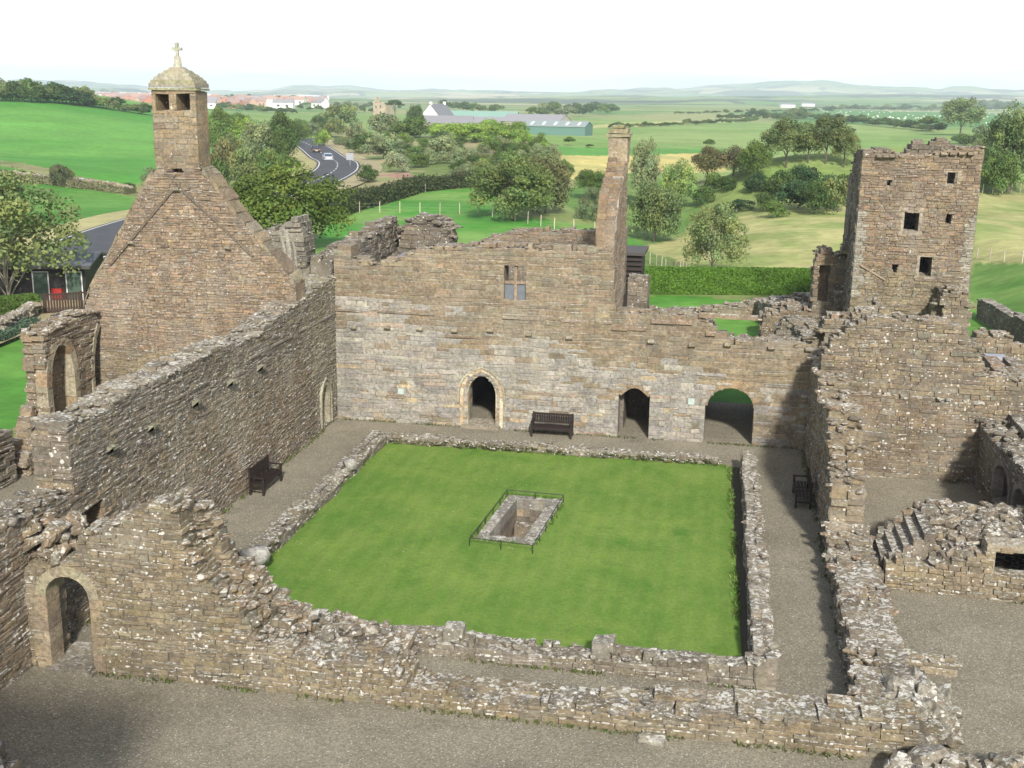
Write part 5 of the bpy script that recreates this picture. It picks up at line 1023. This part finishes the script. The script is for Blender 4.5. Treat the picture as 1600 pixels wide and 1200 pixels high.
# hedges: one mass of clipped leaves each
def hedge(name, label, path, w, h, n, col, ls=.07, loose=0.):
    P = np.array(path, float); seg = np.linalg.norm(np.diff(P, axis=0), axis=1); cum = np.r_[0, np.cumsum(seg)]; g = Geo()
    for i in range(len(P)-1):
        e = (P[i+1]-P[i])/seg[i]; nn = np.array([-e[1], e[0]])*w*.42; a, b = P[i], P[i+1]; q = [a-nn, b-nn, b+nn, a+nn]
        zz = [float(land(*v)) for v in q]; g.add([(*v, z-.2) for v, z in zip(q, zz)]+[(*v, z+h*.9) for v, z in zip(q, zz)], _BOXF[:, ::-1], np.array(col)*.5)
    u = R_.uniform(0, cum[-1], n); i = np.clip(np.searchsorted(cum, u)-1, 0, len(seg)-1); t = (u-cum[i])/seg[i]; base = P[i]+(P[i+1]-P[i])*t[:, None]; e = (P[i+1]-P[i])/seg[i][:, None]; nn = np.stack([-e[:, 1], e[:, 0]], 1)
    f = R_.random(n); side = np.where(R_.random(n) < .5, -1, 1); top = f < .35
    off = np.where(top, R_.uniform(-.5, .5, n), side*.5)*w+R_.normal(0, .02+loose*.15, n); z = np.where(top, h, R_.uniform(0, h, n))+R_.normal(0, .02+loose*.2, n)+(fbm(u*.8, u*0, 4, 2)-.5)*loose
    xy = base+nn*off[:, None]; zz = z+land(xy[:, 0], xy[:, 1]); Pn = np.c_[xy, zz]
    nr = np.where(top[:, None], np.array([[0, 0, 1.]]), np.c_[nn*side[:, None], np.zeros(n)])+R_.normal(size=(n, 3))*.55; nr /= np.linalg.norm(nr, axis=1)[:, None]
    a = np.cross(nr, R_.normal(size=(n, 3))); a /= np.linalg.norm(a, axis=1)[:, None]; b = np.cross(nr, a); s = ls*R_.uniform(.6, 1.3, (n, 1))
    V = np.stack([Pn-a*s-b*s*.5, Pn+a*s*.2-b*s*.75, Pn+a*s+b*s*.45, Pn-a*s*.15+b*s*.8], 1).reshape(-1, 3)
    pt = fbm(xy[:, 0]*.5+zz, xy[:, 1]*.5+zz*.7, 8, 3)[:, None]; C = np.array(col)*(.55+.9*pt)*R_.uniform(.7, 1.3, (n, 1)); g.add(V, (np.arange(n)*4)[:, None]+np.arange(4), C)
    return tag(g.build(name, M_LEAF), label, 'hedge')
hA_ = onZ(1000, 461); hB_ = onZ(1272, 462)
hedge('hedge', 'long clipped bright green hedge beyond the lawn left of the tower', [(hA_[0]-1, hA_[1]+.8), (hB_[0]+.5, hB_[1]+.8)], 1.5, 1.75, 26000, (.085, .175, .02), .075)
hedge('hedge', 'clipped hedge in front of the dark timber building at left', [onZ(-60, 508), onZ(60, 494)], 1.1, 1.35, 9000, (.075, .13, .025), .07)
hedge('hedge', 'rough dark hedge curving along the far side of the paddock to the field gate', [tuple(G(*p)[:2]) for p in ((520, 338), (560, 326), (610, 312), (650, 300), (700, 294), (760, 290))], 2.2, 1.7, 12000, (.06, .08, .03), .16, 1.)
hedge('grass_bank', 'line of long dry grass beside the field wall', [tuple(G(*p)[:2]) for p in ((0, 284), (60, 285), (110, 292), (150, 296), (205, 303))], 1.8, .7, 7000, (.22, .22, .12), .12, .6)['category'] = 'grass bank'
hedge('planted_border', 'strip of grey green lavender along the foot of the low garden wall', [onZ(-10, 541), onZ(52, 512)], .9, .5, 5000, (.09, .14, .09), .06, .3)['category'] = 'flower bed'

# ================================================================== fences and field walls
def fence(label, pts, sp, hgt, rails=3, col=(.3, .26, .19), name='fence', pr=.05):
    P = np.array(pts, float); seg = np.linalg.norm(np.diff(P, axis=0), axis=1); cum = np.r_[0, np.cumsum(seg)]; n = int(cum[-1]/sp)+1
    o = P[0]; r = empty(name, (o[0], o[1], float(land(*o))), 0, label, 'fence'); bpy.context.view_layer.update(); inv = r.matrix_world.inverted()
    pos = []
    for k in range(n):
        u = min(k*sp, cum[-1]-1e-3); i = int(np.clip(np.searchsorted(cum, u)-1, 0, len(seg)-1)); q = P[i]+(P[i+1]-P[i])*((u-cum[i])/seg[i]); z = float(land(*q)); pos.append((q[0], q[1], z))
        g = Geo(); ln = R_.uniform(-.05, .05); g.tube([(q[0], q[1], z-.1), (q[0]+ln, q[1], z+hgt*R_.uniform(.95, 1.08))], pr, np.array(col)*R_.uniform(.8, 1.2), 5); ob = g.build('post', M_BARK, r); ob.matrix_parent_inverse = inv
    for w in range(rails):
        g = Geo(); g.tube([(x, y, z+hgt*(.25+.6*w/max(rails-1, 1))) for x, y, z in pos], .009, (.2, .2, .2), 3, cap=False); ob = g.build('wire', M_METAL, r); ob.matrix_parent_inverse = inv
    return r
fence('post and wire fence with pale posts curving round the bright paddock', [tuple(G(*p)[:2]) for p in ((530, 333), (600, 332), (690, 334), (757, 336), (800, 345), (870, 359), (935, 366), (1010, 368))], 2.35, 1.25, 3, (.42, .37, .28), pr=.055)
fence('short run of posts descending behind the clipped hedge', [tuple(G(*p)[:2]) for p in ((1006, 408), (1030, 418), (1052, 430), (1078, 443))], 1.9, 1.2, 3, (.36, .31, .22))
fence('thin post fence along the top of the grass bank at the right edge', [tuple(G(*p)[:2]) for p in ((1526, 404), (1560, 410), (1640, 416))], 2.2, .9, 2, (.4, .36, .3))
fence('pale rail fence under the trees at the far right', [tuple(G(*p)[:2]) for p in ((1535, 302), (1570, 303), (1640, 304))], 1.5, 1.3, 3, (.36, .31, .22))
def stonewall(label, pts, hgt, n, size, pal, name='field_wall'):
    g = Geo(); P = np.array(pts, float); seg = np.linalg.norm(np.diff(P, axis=0), axis=1)
    for i in range(len(seg)):
        m = int(n*seg[i]/seg.sum()); t = R_.random(m); q = P[i]+(P[i+1]-P[i])*t[:, None]+R_.normal(0, .1, (m, 2)); z = land(q[:, 0], q[:, 1])+R_.uniform(0, hgt, m); rocks(g, np.c_[q, z], R_.uniform(*size, m), pal(t, t))
        a, b = P[i], P[i+1]; e = (b-a)/seg[i]; nn = np.array([-e[1], e[0]])*.18; q4 = [a-nn, b-nn, b+nn, a+nn]; z4 = [float(land(*v)) for v in q4]
        g.add([(*v, z-.2) for v, z in zip(q4, z4)]+[(*v, z+hgt*.85) for v, z in zip(q4, z4)], _BOXF[:, ::-1], (.2, .18, .15))
    return tag(g.build(name, M_DRY), label, 'wall')
stonewall('low dry stone field wall crossing the green slope at left', [tuple(G(*p)[:2]) for p in ((-20, 276), (40, 280), (100, 287), (150, 292), (205, 301))], .8, 900, (.4, .9), lambda s, z: pal_gold(s, z)*1.1)
stonewall('low rubble garden wall with a planted strip at its foot at left', [onZ(-10, 533), onZ(30, 513), onZ(56, 498)], 1.0, 420, (.25, .55), lambda s, z: pal_dark(s, z)*1.5, 'garden_wall')
g = Geo()
# field gate
P = G(651, 300); g.boxes([(P[0]-1.3, P[1]-.03, P[2]+.3+i*.25) for i in range(4)]+[(P[0]-1.3, P[1]-.04, P[2]), (P[0]+1.2, P[1]-.04, P[2])], [(P[0]+1.3, P[1]+.03, P[2]+.4+i*.25) for i in range(4)]+[(P[0]-1.2, P[1]+.04, P[2]+1.4), (P[0]+1.3, P[1]+.04, P[2]+1.4)], (.45, .45, .42)); tag(g.build('field_gate', M_PLAIN), 'small pale barred field gate in the rough hedge beyond the paddock', 'gate')
# two pale sheeted bales / troughs by the wall at left
for (px, py, w, lb) in ((120, 286, 2.0, 'small pale blue trough beside the bush by the field wall'), (20, 283, 2.6, 'pinkish pale trough near the left end of the field wall')):
    P = G(px, py); g = Geo(); g.boxes([(P[0]-w/2, P[1]-.4, P[2]), (P[0]-w/2+.08, P[1]-.32, P[2]+.5)], [(P[0]+w/2, P[1]+.4, P[2]+.62), (P[0]+w/2-.08, P[1]+.32, P[2]+.7)], [(.62, .66, .72), (.6, .6, .62)]); tag(g.build('trough', M_PLAIN), lb, 'trough')
# road sign (seen from behind)
P = G(547, 262); r = empty('road_sign', tuple(P), rad(15), 'square road sign on a post beside the bend, its blank pale back showing', 'sign')
g = Geo(); g.box((-.62, -.03, 1.3), (.62, .03, 2.5), (.28, .3, .32)); g.build('panel', M_PLAIN, r); g = Geo(); g.tube([(0, .06, -.1), (0, .06, 2.4)], .05, (.3, .3, .3)); g.build('post', M_METAL, r)
g = Geo(); P = G(424, 262); g.tube([(P[0], P[1], P[2]), (P[0], P[1], P[2]+5.)], [.1, .07], (.25, .2, .14)); tag(g.build('pole', M_BARK), 'bare wooden pole at the edge of the wood by the road', 'pole')

# ragged turf edge and weeds at the foot of the walls
def tufts(name, lines, per_m, spread, size, cols, z0=.0):
    V = []; C = []
    for (x0, y0, x1, y1) in lines:
        L = math.hypot(x1-x0, y1-y0); n = int(L*per_m); t = R_.random(n); keep = fbm(t*L*.9, t*0+x0, 51, 3) > .42; t = t[keep]; n = len(t)
        c = np.c_[x0+(x1-x0)*t, y0+(y1-y0)*t]+R_.normal(0, spread, (n, 2)); a = R_.uniform(0, 6.28, n); s = size*R_.uniform(.4, 1.2, n); d = np.stack([np.cos(a), np.sin(a)], 1)*s[:, None]*.5; ln = R_.normal(0, .4, (n, 2))*s[:, None]
        z = np.full(n, z0); V.append(np.stack([np.c_[c-d*.5, z], np.c_[c+d*.5, z], np.c_[c+d*.35+ln, z+s], np.c_[c-d*.35+ln, z+s*.9]], 1)); C.append(np.array(cols)[R_.integers(len(cols), size=n)]*R_.uniform(.7, 1.3, (n, 1)))
    V = np.concatenate(V); C = np.concatenate(C); g = Geo(); g.add(V.reshape(-1, 3), (np.arange(len(V))*4)[:, None]+np.arange(4), C); return tag(g.build(name, M_LEAF), kind='stuff')
tufts('grass_fringe', [(-12.78, 27.2, -12.78, 42.2), (.98, 25.9, .70, 42.2), (-12.6, 25.87, 1.0, 25.87), (-12.7, 42.24, .6, 42.24), (-7.15, 32.93, -5.2, 32.9), (-4.86, 37.1, -5.16, 33.0), (-7.2, 33.0, -6.86, 37.2), (-6.85, 37.25, -4.9, 37.2)], 110, .05, .09, [(.09, .19, .03), (.13, .23, .045), (.16, .19, .06)], .02)
tufts('weeds', [(-15.7, 25, -15.7, 45), (-15.5, 45.2, -10.4, 45.2), (-8.4, 45.2, 3.4, 45.2), (-14, 22.7, 4.3, 22.7), (3.55, 24, 3.55, 45), (-13.4, 28, -13.4, 42), (5, 31.8, 12, 31.5), (4.9, 24.5, 4.9, 31), (-6, 25.2, 1.6, 25.2), (-6, 23.85, 4, 23.85), (5, 42.2, 9, 42.2)], 60, .06, .085, [(.08, .13, .03), (.12, .14, .045), (.10, .09, .04)], .0)
# ================================================================== cars
def make_car(label, body, P, rz, tall=0.):
    r = empty('parked_car' if False else 'car', tuple(P), rz, label, 'car')
    prof = [(-2.15, .3), (-2.2, .62), (-2.1, .86), (-1.55, .95), (-1.1, 1.35+tall), (-.9, 1.44+tall), (.55, 1.44+tall), (.85, 1.36+tall), (1.35, .95), (2.0, .84), (2.2, .6), (2.15, .3)]
    g = Geo(); n = len(prof); V = []
    for (x, z) in prof: k = .84 if z < 1 else .66; V += [(x, -k, z), (x, k, z)]
    F = [[2*i, 2*i+1, 2*((i+1) % n)+1, 2*((i+1) % n)] for i in range(n)]; g.add(V, F, body)
    for sd in (0, 1):
        for q in ((0, 1, 10, 11), (1, 2, 9, 10), (2, 3, 8, 9), (3, 4, 7, 8), (4, 5, 6, 7)): g.add([V[2*i+sd] for i in q], [[0, 1, 2, 3]], body)
    g.build('body', M_CAR, r)
    dark = (.012, .014, .018)
    for pts in ([V[6], V[7], V[9], V[8]], [V[14], V[15], V[17], V[16]]):
        A = np.array(pts, float); c = A.mean(0); A = c+(A-c)*np.array((.9, .9, .86)); nr = np.cross(A[1]-A[0], A[2]-A[0]); nr /= np.linalg.norm(nr); nr *= np.sign(nr[0]*c[0]) or 1
        g = Geo(); g.add(A+nr*.012, [[0, 1, 2, 3]], dark); g.build('window', M_GLASS, r)
    for sd in (-1, 1):
        g = Geo(); g.add([(-1.3, sd*.80, .99), (1.15, sd*.80, .99), (.75, sd*.70, 1.32+tall), (-.95, sd*.70, 1.32+tall)], [[0, 1, 2, 3]], dark); g.build('window', M_GLASS, r)
        for x in (-1.35, 1.35):
            g = Geo(); g.tube([(x, sd*.66, .32), (x, sd*.87, .32)], .32, (.012, .012, .012), 14); wh = g.build('wheel', M_METAL, r); g = Geo(); g.tube([(x, sd*.86, .32), (x, sd*.885, .32)], .19, (.3, .3, .32), 10); g.build('rim', M_CAR, wh)
        g = Geo(); g.box((-2.215, sd*.72-.12, .62), (-2.1, sd*.72+.12, .82), (.35, .01, .01)); g.build('tail_light', M_CAR, r)
        g = Geo(); g.box((2.08, sd*.65-.16, .6), (2.2, sd*.65+.16, .74), (.7, .7, .68)); g.build('headlight', M_CAR, r)
    g = Geo(); g.box((-2.23, -.26, .48), (-2.19, .26, .6), (.7, .6, .15)); g.build('number_plate', M_CAR, r)
    return r
def on_road(px, py, off):
    P = G(px, py); i = int(np.argmin(((RC-P[:2])**2).sum(1))); i = min(max(i, 1), len(RC)-2); t = RC[i+1]-RC[i-1]; t /= np.linalg.norm(t); q = RC[i]+np.array([t[1], -t[0]])*off
    return (q[0], q[1], float(land(*q))+.34), math.atan2(-t[1], -t[0])
p_, a_ = on_road(484, 241, 1.0); make_car('small black car farther round the road bend', (.02, .02, .025), p_, a_, .05)
p_, a_ = on_road(503, 255, 1.2); make_car('silver blue car nearer on the road bend', (.30, .36, .45), p_, a_, .03)

# ================================================================== buildings
def house(name, label, P, w, d, h, rh, rz, wall, roof, chim=0, group=None, wins=0, cat='house', simple=False):
    """gabled house, ridge along local x"""
    def body(g): g.box((-w/2, -d/2, -.5), (w/2, d/2, h), wall); g.prism([(-d/2, h), (d/2, h), (0, h+rh-.06)], 'x', -w/2+.02, w/2-.02, wall)
    def rf(g, mi=0):
        for s in (-1, 1):
            e = .3; V = [(-w/2-.15, s*(d/2+e), h-e*rh/(d/2)), (w/2+.15, s*(d/2+e), h-e*rh/(d/2)), (w/2+.15, 0, h+rh), (-w/2-.15, 0, h+rh)]
            V2 = [(x, y, z+.16) for x, y, z in V]; g.add(V+V2, _BOXF, roof, mi)
    if simple:
        g = Geo(); body(g); rf(g)
        for k in range(2): g.box((-w*.28+k*w*.42, -d/2-.03, h*.35), (-w*.28+k*w*.42+w*.14, -d/2, h*.7), (.05, .05, .06))
        o = g.build(name, M_PLAIN); o.location = tuple(P); o.rotation_euler = (0, 0, rz); return tag(o, label, cat, group)
    r = empty(name, tuple(P), rz, label, cat, group)
    g = Geo(); body(g); g.build('wall', M_PLAIN, r); g = Geo(); rf(g); ro = g.build('roof', M_PLAIN, r)
    for k in range(chim):
        x = -w/2+.6 if k == 0 else w/2-.6; g = Geo(); g.box((x-.45, -.4, h+rh-.8), (x+.45, .4, h+rh+1.0), wall); g.box((x-.5, -.45, h+rh+1.0), (x+.5, .45, h+rh+1.12), roof); g.build('chimney', M_PLAIN, ro)
    for k in range(wins):
        x = -w/2+(k+.5)*w/wins
        g = Geo(); g.box((x-.5, -d/2-.05, h*.45), (x+.5, -d/2+.02, h*.45+1.2), (.05, .05, .06)); g.build('window', M_GLASS, r)
    return r
WH = (.78, .77, .74); SL = (.16, .17, .19)
# farm
P = G(684, 201); house('farmhouse', 'white farmhouse with crow high chimneys left of the green roofed barn', P, 11, 8, 5.5, 4.2, rad(70), WH, SL, 2, wins=3)
P = G(700, 203); house('farm_building', 'grey slate roofed farm range right of the white farmhouse', P, 20, 7, 2.8, 2.6, rad(8), (.3, .27, .24), (.2, .2, .22), 0, wins=2, cat='barn')
P = G(742, 196); house('barn', 'long barn with a pale green sheet roof', P, 40, 16, 4.2, 2.2, rad(4), (.25, .3, .25), (.22, .36, .3), cat='barn')
P = G(838, 206); house('barn', 'grey roofed shed with light walls between the two green barns', P, 24, 16, 4.0, 2.6, rad(-12), (.36, .33, .3), (.26, .26, .28), cat='barn')
P = G(872, 211); b_ = house('barn', 'dark green sided shed with roof lights at the right end of the farm', P, 22, 12, 3.1, 1.7, rad(-6), (.10, .19, .16), (.24, .29, .29), cat='barn')
for k in range(5):
    g = Geo(); x = -9+k*4.2; V = np.array([(x, -5., 3.38), (x+1., -5., 3.38), (x+1., -1.5, 4.37), (x, -1.5, 4.37)]); g.add(V+np.array([0, 0, .19]), [[0, 1, 2, 3]], (.6, .62, .6)); g.build('roof_light', M_PLAIN, b_)
P = G(770, 204); house('farm_building', 'low grey farm roofs behind the bright trees', P, 30, 9, 3., 2.2, rad(0), (.32, .3, .27), (.24, .24, .26), cat='barn')
# small ruined tower far off
P = G(597, 184); m = 620/FPX; r = empty('ruined_tower', tuple(P), rad(-12), 'small tan ruined tower with a broken gable beside the flat topped pine far off', 'tower')
g = Geo(); g.boxes([(-3.6, -4, 0), (2.0, -4, 0), (-3.6, 3, 0), (-3.6, -4, 0), (-2.6, -4, 8.8), (-1.8, -4, 9.8)], [(3.8, -3, 8.6), (4.6, 4, 7.4), (4.6, 4, 7.8), (-2.6, 4, 9.), (.6, -3, 10.), (-.6, -3, 11.8)], (.40, .33, .24), jit=.15)
g.build('wall', M_STONE, r)
for (x, z) in ((-1.5, 5.5), (1.3, 5.8), (1.2, 2.5)): g = Geo(); g.box((x-.35, -4.3, z), (x+.35, -4.2, z+1.1), (.04, .035, .03)); g.build('window', M_PLAIN, r)
# town houses
rt = np.random.default_rng(5)
def town(n, x0, x1, y0, y1, kinds, lab, grp, w=(7, 13)):
    for i in range(n):
        px = rt.uniform(x0, x1); py = rt.uniform(y0, y1); d = ray(px, py); D = rt.uniform(1500, 1900); dd = d/np.hypot(d[0], d[1]); P = np.array([dd[0]*D, dd[1]*D]); z = H+dd[2]*D-4
        wl, rf = kinds[rt.integers(len(kinds))]; house('house', lab, (P[0], P[1], z), rt.uniform(*w), rt.uniform(7, 9), rt.uniform(4, 6), rt.uniform(2.4, 3.6), rt.uniform(-.8, .8), wl, rf, group=grp, simple=True)
KR = [((.6, .5, .42), (.38, .20, .15)), ((.7, .66, .6), (.36, .24, .2)), ((.45, .30, .24), (.30, .2, .17)), ((.75, .74, .7), (.25, .24, .26)), ((.5, .2, .14), (.3, .2, .18))]
# the town stands on a low far rise so every house rests on the ground
town_specs = [(46, 138, 232, 150, 160, 'small red roofed house in the distant town left of the bellcote', 'town houses left of the bellcote'),
              (44, 325, 445, 153, 162, 'small house in the distant town right of the bellcote', 'town houses right of the bellcote'),
              (14, 448, 505, 158, 164, 'small house at the right end of the distant town', 'town houses at the right end')]
for (n, x0, x1, y0, y1, lab, grp) in town_specs:
    for i in range(int(n*1.35)):
        px = rt.uniform(x0, x1); D = rt.uniform(950, 2300); d = ray(px, 150); d = d/np.hypot(d[0], d[1])*D; P = (d[0], d[1], float(land(d[0], d[1]))); wl, rf = KR[rt.integers(len(KR))]
        house('house', lab, (P[0], P[1], P[2]), rt.uniform(8, 17), rt.uniform(7, 9), rt.uniform(4, 6), rt.uniform(2.4, 3.6), rt.uniform(-.8, .8), wl, rf, group=grp, simple=True)
for (px, py, w, lab) in ((215, 150, 150, 'long white shed on the skyline of the town left of the bellcote'), (285, 150, 110, 'long white shed half hidden behind the bellcote'), (490, 164, 60, 'white shed at the right end of the town'), (170, 149, 90, 'white works building above the red roofs')):
    D = 2350; d = ray(px, py); d = d/np.hypot(d[0], d[1])*D; P = (d[0], d[1], float(land(d[0], d[1]))); house('warehouse', lab, P, w, 25, 6, 2, rad(20), (.75, .76, .77), (.66, .68, .7), cat='warehouse', simple=True)
d = ray(206, 178); d = d/np.hypot(d[0], d[1])*900; P = (d[0], d[1], float(land(d[0], d[1]))); house('old_house', 'grey stone house in the trees left of the bellcote', P, 6, 5, 3.5, 2.5, rad(80), (.2, .19, .18), (.17, .17, .18), 1)
for (px, py, lb) in ((1262, 166, 'far white farm steading on the hills'), (1230, 168, 'second far white steading on the hills')):
    P = G(px, py); house('house', lb, P, 26, 9, 5, 3, .3, WH, SL, simple=True)
# timber visitor building at left
P = (-46.4, 66.0)
r = empty('timber_building', (P[0], P[1], float(land(*P))), rad(15), 'low black timber building with a slate roof and green doors at left', 'building')
g = Geo(); g.box((-14, 0, 0), (6.2, 4.6, 2.6), (.014, .012, .011))
for i in range(40): g.box((-14+i*.505, -.02, 0), (-13.97+i*.505, .0, 2.6), (.008, .007, .007))
g.build('wall', M_WOOD, r)
g = Geo()
for s in (0, 1):
    y0, y1 = (-.6, 2.3) if s == 0 else (5.2, 2.3); V = [(-14.5, y0, 2.4), (6.7, y0, 2.4), (6.7, y1, 2.95), (-14.5, y1, 2.95)]; g.add(V+[(x, y, z+.12) for x, y, z in V], _BOXF, (.10, .11, .125))
g.box((-14.5, -.62, 2.34), (6.7, -.56, 2.54), (.05, .05, .045)); g.build('roof', M_LEAD, r)
for x in (5.05, 2.95):
    g = Geo(); g.box((x, -.06, .05), (x+.9, -.02, 2.05), (.055, .085, .065)); dr = g.build('door', M_PLAIN, r)
    g = Geo(); g.boxes([(x-.07, -.08, .0), (x+.9, -.08, 0), (x-.07, -.08, 2.05)], [(x, -.01, 2.05), (x+.97, -.01, 2.05), (x+.97, -.01, 2.12)], (.5, .52, .52)); g.build('frame', M_PLAIN, dr)
rf_ = empty('trellis_fence', (*onZ(72, 496), 0), rad(38), 'dark brown slatted fence panel before the green doors', 'fence')
g = Geo(); g.boxes([(i*.16, -.02, .1) for i in range(26)], [(i*.16+.11, .02, 1.35) for i in range(26)], (.045, .022, .016)); g.build('slat_panel', M_WOOD, rf_)
g = Geo(); g.boxes([(-.05, -.06, 1.35), (-.05, -.06, .3)], [(4.25, .06, 1.43), (4.25, .03, .38)], (.04, .02, .015)); g.build('rail', M_WOOD, rf_)
for x in (-.06, 2.1, 4.2): g = Geo(); g.box((x-.05, -.05, 0), (x+.07, .07, 1.5), (.035, .018, .014)); g.build('post', M_WOOD, rf_)
g = Geo(); q = onZ(90, 474); g.box((q[0]-.5, q[1]-.2, .35), (q[0]+.45, q[1]+.2, 1.0), (.32, .03, .025)); g.boxes([(q[0]-.5, q[1]-.2, 0), (q[0]+.37, q[1]-.2, 0)], [(q[0]-.42, q[1]+.2, .35), (q[0]+.45, q[1]+.2, .35)], (.05, .05, .05)); tag(g.build('storage_box', M_PLAIN), 'red box behind the dark slatted fence', 'box')
# louvred shed by the half gable
x, z = onY(985, 432, 57.); x2, z2 = onY(1003, 396, 57.); r = empty('louvred_shed', (x, 57, 0), 0, 'dark louvred timber shed showing right of the half gable', 'shed')
g = Geo(); g.box((-2.5, 0, 0), (x2-x, 2.5, z2-.1), (.02, .016, .014)); g.build('wall', M_WOOD, r)
g = Geo(); k = 0
zz = z-.4
while zz < z2: g.box((-2.5, -.12, zz), (x2-x+.05, .0, zz+.1), (.035, .026, .022)); zz += .24
g.build('louvre', M_WOOD, r); g = Geo(); g.box((-2.6, -.2, z2-.1), (x2-x+.15, 2.7, z2+.05), (.06, .055, .05)); g.build('roof', M_WOOD, r)
# ================================================================== animals
def sheep_mesh():
    g = Geo(); rocks(g, np.array([[0, 0, .62]]), np.array([.98]), np.array([[.7, .68, .6]]), flat=(.62, .63), tilt=0.); rocks(g, np.array([[.55, 0, .78]]), np.array([.34]), np.array([[.55, .5, .42]]), flat=(.7, .71), tilt=0.)
    for sx in (-.25, .28):
        for sy in (-.13, .13): g.tube([(sx, sy, .5), (sx, sy, 0)], [.06, .035], (.2, .18, .16), 5)
    g.tube([(.5, -.14, .88), (.5, .14, .88)], .03, (.5, .45, .4), 4); return g
s0_ = sheep_mesh().build('sheep', M_PLAIN); me_s = s0_.data; bpy.data.objects.remove(s0_)
ps = poly_pts([(1180, 178), (1290, 174), (1600, 172), (1600, 190), (1560, 196), (1440, 190), (1250, 183)], 130, 9)+poly_pts([(1270, 180), (1420, 184), (1420, 196), (1290, 184)], 40, 10)
for (px, py) in ps:
    P = G(px, py); o = bpy.data.objects.new('sheep', me_s); COL.objects.link(o); o.location = tuple(P); k = 1.35; o.scale = (k, k, k); o.rotation_euler = (0, 0, R_.uniform(0, 6.28)); tag(o, 'white sheep grazing in the far pasture right of centre', 'sheep', 'sheep in the far pasture')
P = G(1332, 207); g = Geo(); rocks(g, np.array([[0, 0, 1.0]]), np.array([2.2]), np.array([[.03, .03, .03]]), flat=(.5, .51), tilt=0.); rocks(g, np.array([[.25, 0, 1.08]]), np.array([1.3]), np.array([[.65, .63, .6]]), flat=(.78, .8), tilt=0.)
rocks(g, np.array([[1.25, 0, 1.15]]), np.array([.6]), np.array([[.04, .04, .04]]), flat=(.6, .61), tilt=0.)
g.tube([(.8, 0, 1.15), (1.15, 0, 1.2)], [.28, .18], (.04, .04, .04), 7)
for sx in (-.7, .65):
    for sy in (-.25, .25): g.tube([(sx, sy, .9), (sx, sy, 0)], [.13, .07], (.4, .38, .36), 6)
g.tube([(-1.05, 0, 1.3), (-1.2, 0, .6)], .03, (.03, .03, .03), 4); o = g.build('cow', M_PLAIN); o.location = tuple(P); o.scale = (1.1, 1.1, 1.1); tag(o, 'black and white cow alone in the field above the tower', 'cow')

# ================================================================== light, sky, air, camera
sd = np.array((-.44, 1.5, -1.)); sd /= np.linalg.norm(sd); EL = math.asin(-sd[2]); AZ = math.atan2(-sd[0], -sd[1])
L = bpy.data.lights.new('sun', 'SUN'); L.energy = SUN_E; L.angle = rad(4.); L.color = (1., .95, .87)
o = bpy.data.objects.new('sun', L); COL.objects.link(o)
import mathutils
o.rotation_euler = mathutils.Vector(tuple(sd)).to_track_quat('-Z', 'Y').to_euler(); o.location = (20, -60, 60)
Wd = bpy.data.worlds.new('World'); SC.world = Wd; Wd.use_nodes = True; k = NT(Wd.node_tree); bg = Wd.node_tree.nodes['Background']
sky = k.n('ShaderNodeTexSky', sky_type='NISHITA', sun_disc=False); sky.sun_elevation = EL; sky.sun_rotation = AZ; sky.air_density = 1.; sky.dust_density = 2.5; sky.ozone_density = 1.
tc = k.n('ShaderNodeTexCoord'); v = tc.outputs['Generated']; sx = k.n('ShaderNodeSeparateXYZ'); k.l(v, sx.inputs[0])
den = k.math('ADD', k.math('MAXIMUM', sx.outputs[2], 0.), .12); cb = k.n('ShaderNodeCombineXYZ'); k.l(k.math('DIVIDE', sx.outputs[0], den), cb.inputs[0]); k.l(k.math('DIVIDE', sx.outputs[1], den), cb.inputs[1])
cl = k.noise(cb.outputs[0], .7, 6, .6, .5); cov = k.ramp(cl, .3, .56)
cld = k.mix(k.ramp(k.noise(cb.outputs[0], 1.1, 5, .6), .3, .7), (CLD*.92, CLD*.94, CLD*.975, 1), (CLD*1.08, CLD*1.08, CLD*1.08, 1))
zf = k.ramp(sx.outputs[2], .10, .55)
cf = k.math('MULTIPLY', k.math('ADD', k.math('MULTIPLY', cov, .30), .70), k.math('SUBTRACT', 1., k.math('MULTIPLY', zf, .85)))
k.l(k.mix(cf, sky.outputs[0], cld), bg.inputs[0]); bg.inputs[1].default_value = .1
if HAZE:
    g = Geo(); g.box((-9600, -40, -60), (8400, 10600, 150), (1, 1, 1)); m = bpy.data.materials.new('air'); m.use_nodes = True; nt = m.node_tree; nt.nodes.remove(nt.nodes['Principled BSDF'])
    pv = nt.nodes.new('ShaderNodeVolumePrincipled'); pv.inputs['Density'].default_value = HAZE; pv.inputs['Color'].default_value = (.76, .87, 1., 1); pv.inputs['Anisotropy'].default_value = .0; nt.links.new(pv.outputs[0], nt.nodes['Material Output'].inputs['Volume'])
    tag(g.build('haze', m), kind='stuff')
cam = bpy.data.cameras.new('camera'); cam.sensor_width = 36.; cam.lens = FPX/1600*36.; cam.clip_start = .1; cam.clip_end = 60000
co = bpy.data.objects.new('camera', cam); COL.objects.link(co); M = mathutils.Matrix((( CR[0], CU[0], -CF[0], 0), (CR[1], CU[1], -CF[1], 0), (CR[2], CU[2], -CF[2], H), (0, 0, 0, 1))); co.matrix_world = M; SC.camera = co
SC.view_settings.view_transform = 'Standard'; SC.view_settings.look = 'None'; SC.view_settings.exposure = EXPO; SC.view_settings.gamma = 1.; SC.view_settings.use_curve_mapping = False
SC.cycles.max_bounces = 6; SC.cycles.diffuse_bounces = 3; SC.cycles.glossy_bounces = 2; SC.cycles.transmission_bounces = 2; SC.cycles.transparent_max_bounces = 4; SC.cycles.volume_bounces = 3
SC.cycles.use_denoising = True; SC.cycles.use_adaptive_sampling = True; SC.cycles.adaptive_threshold = .02
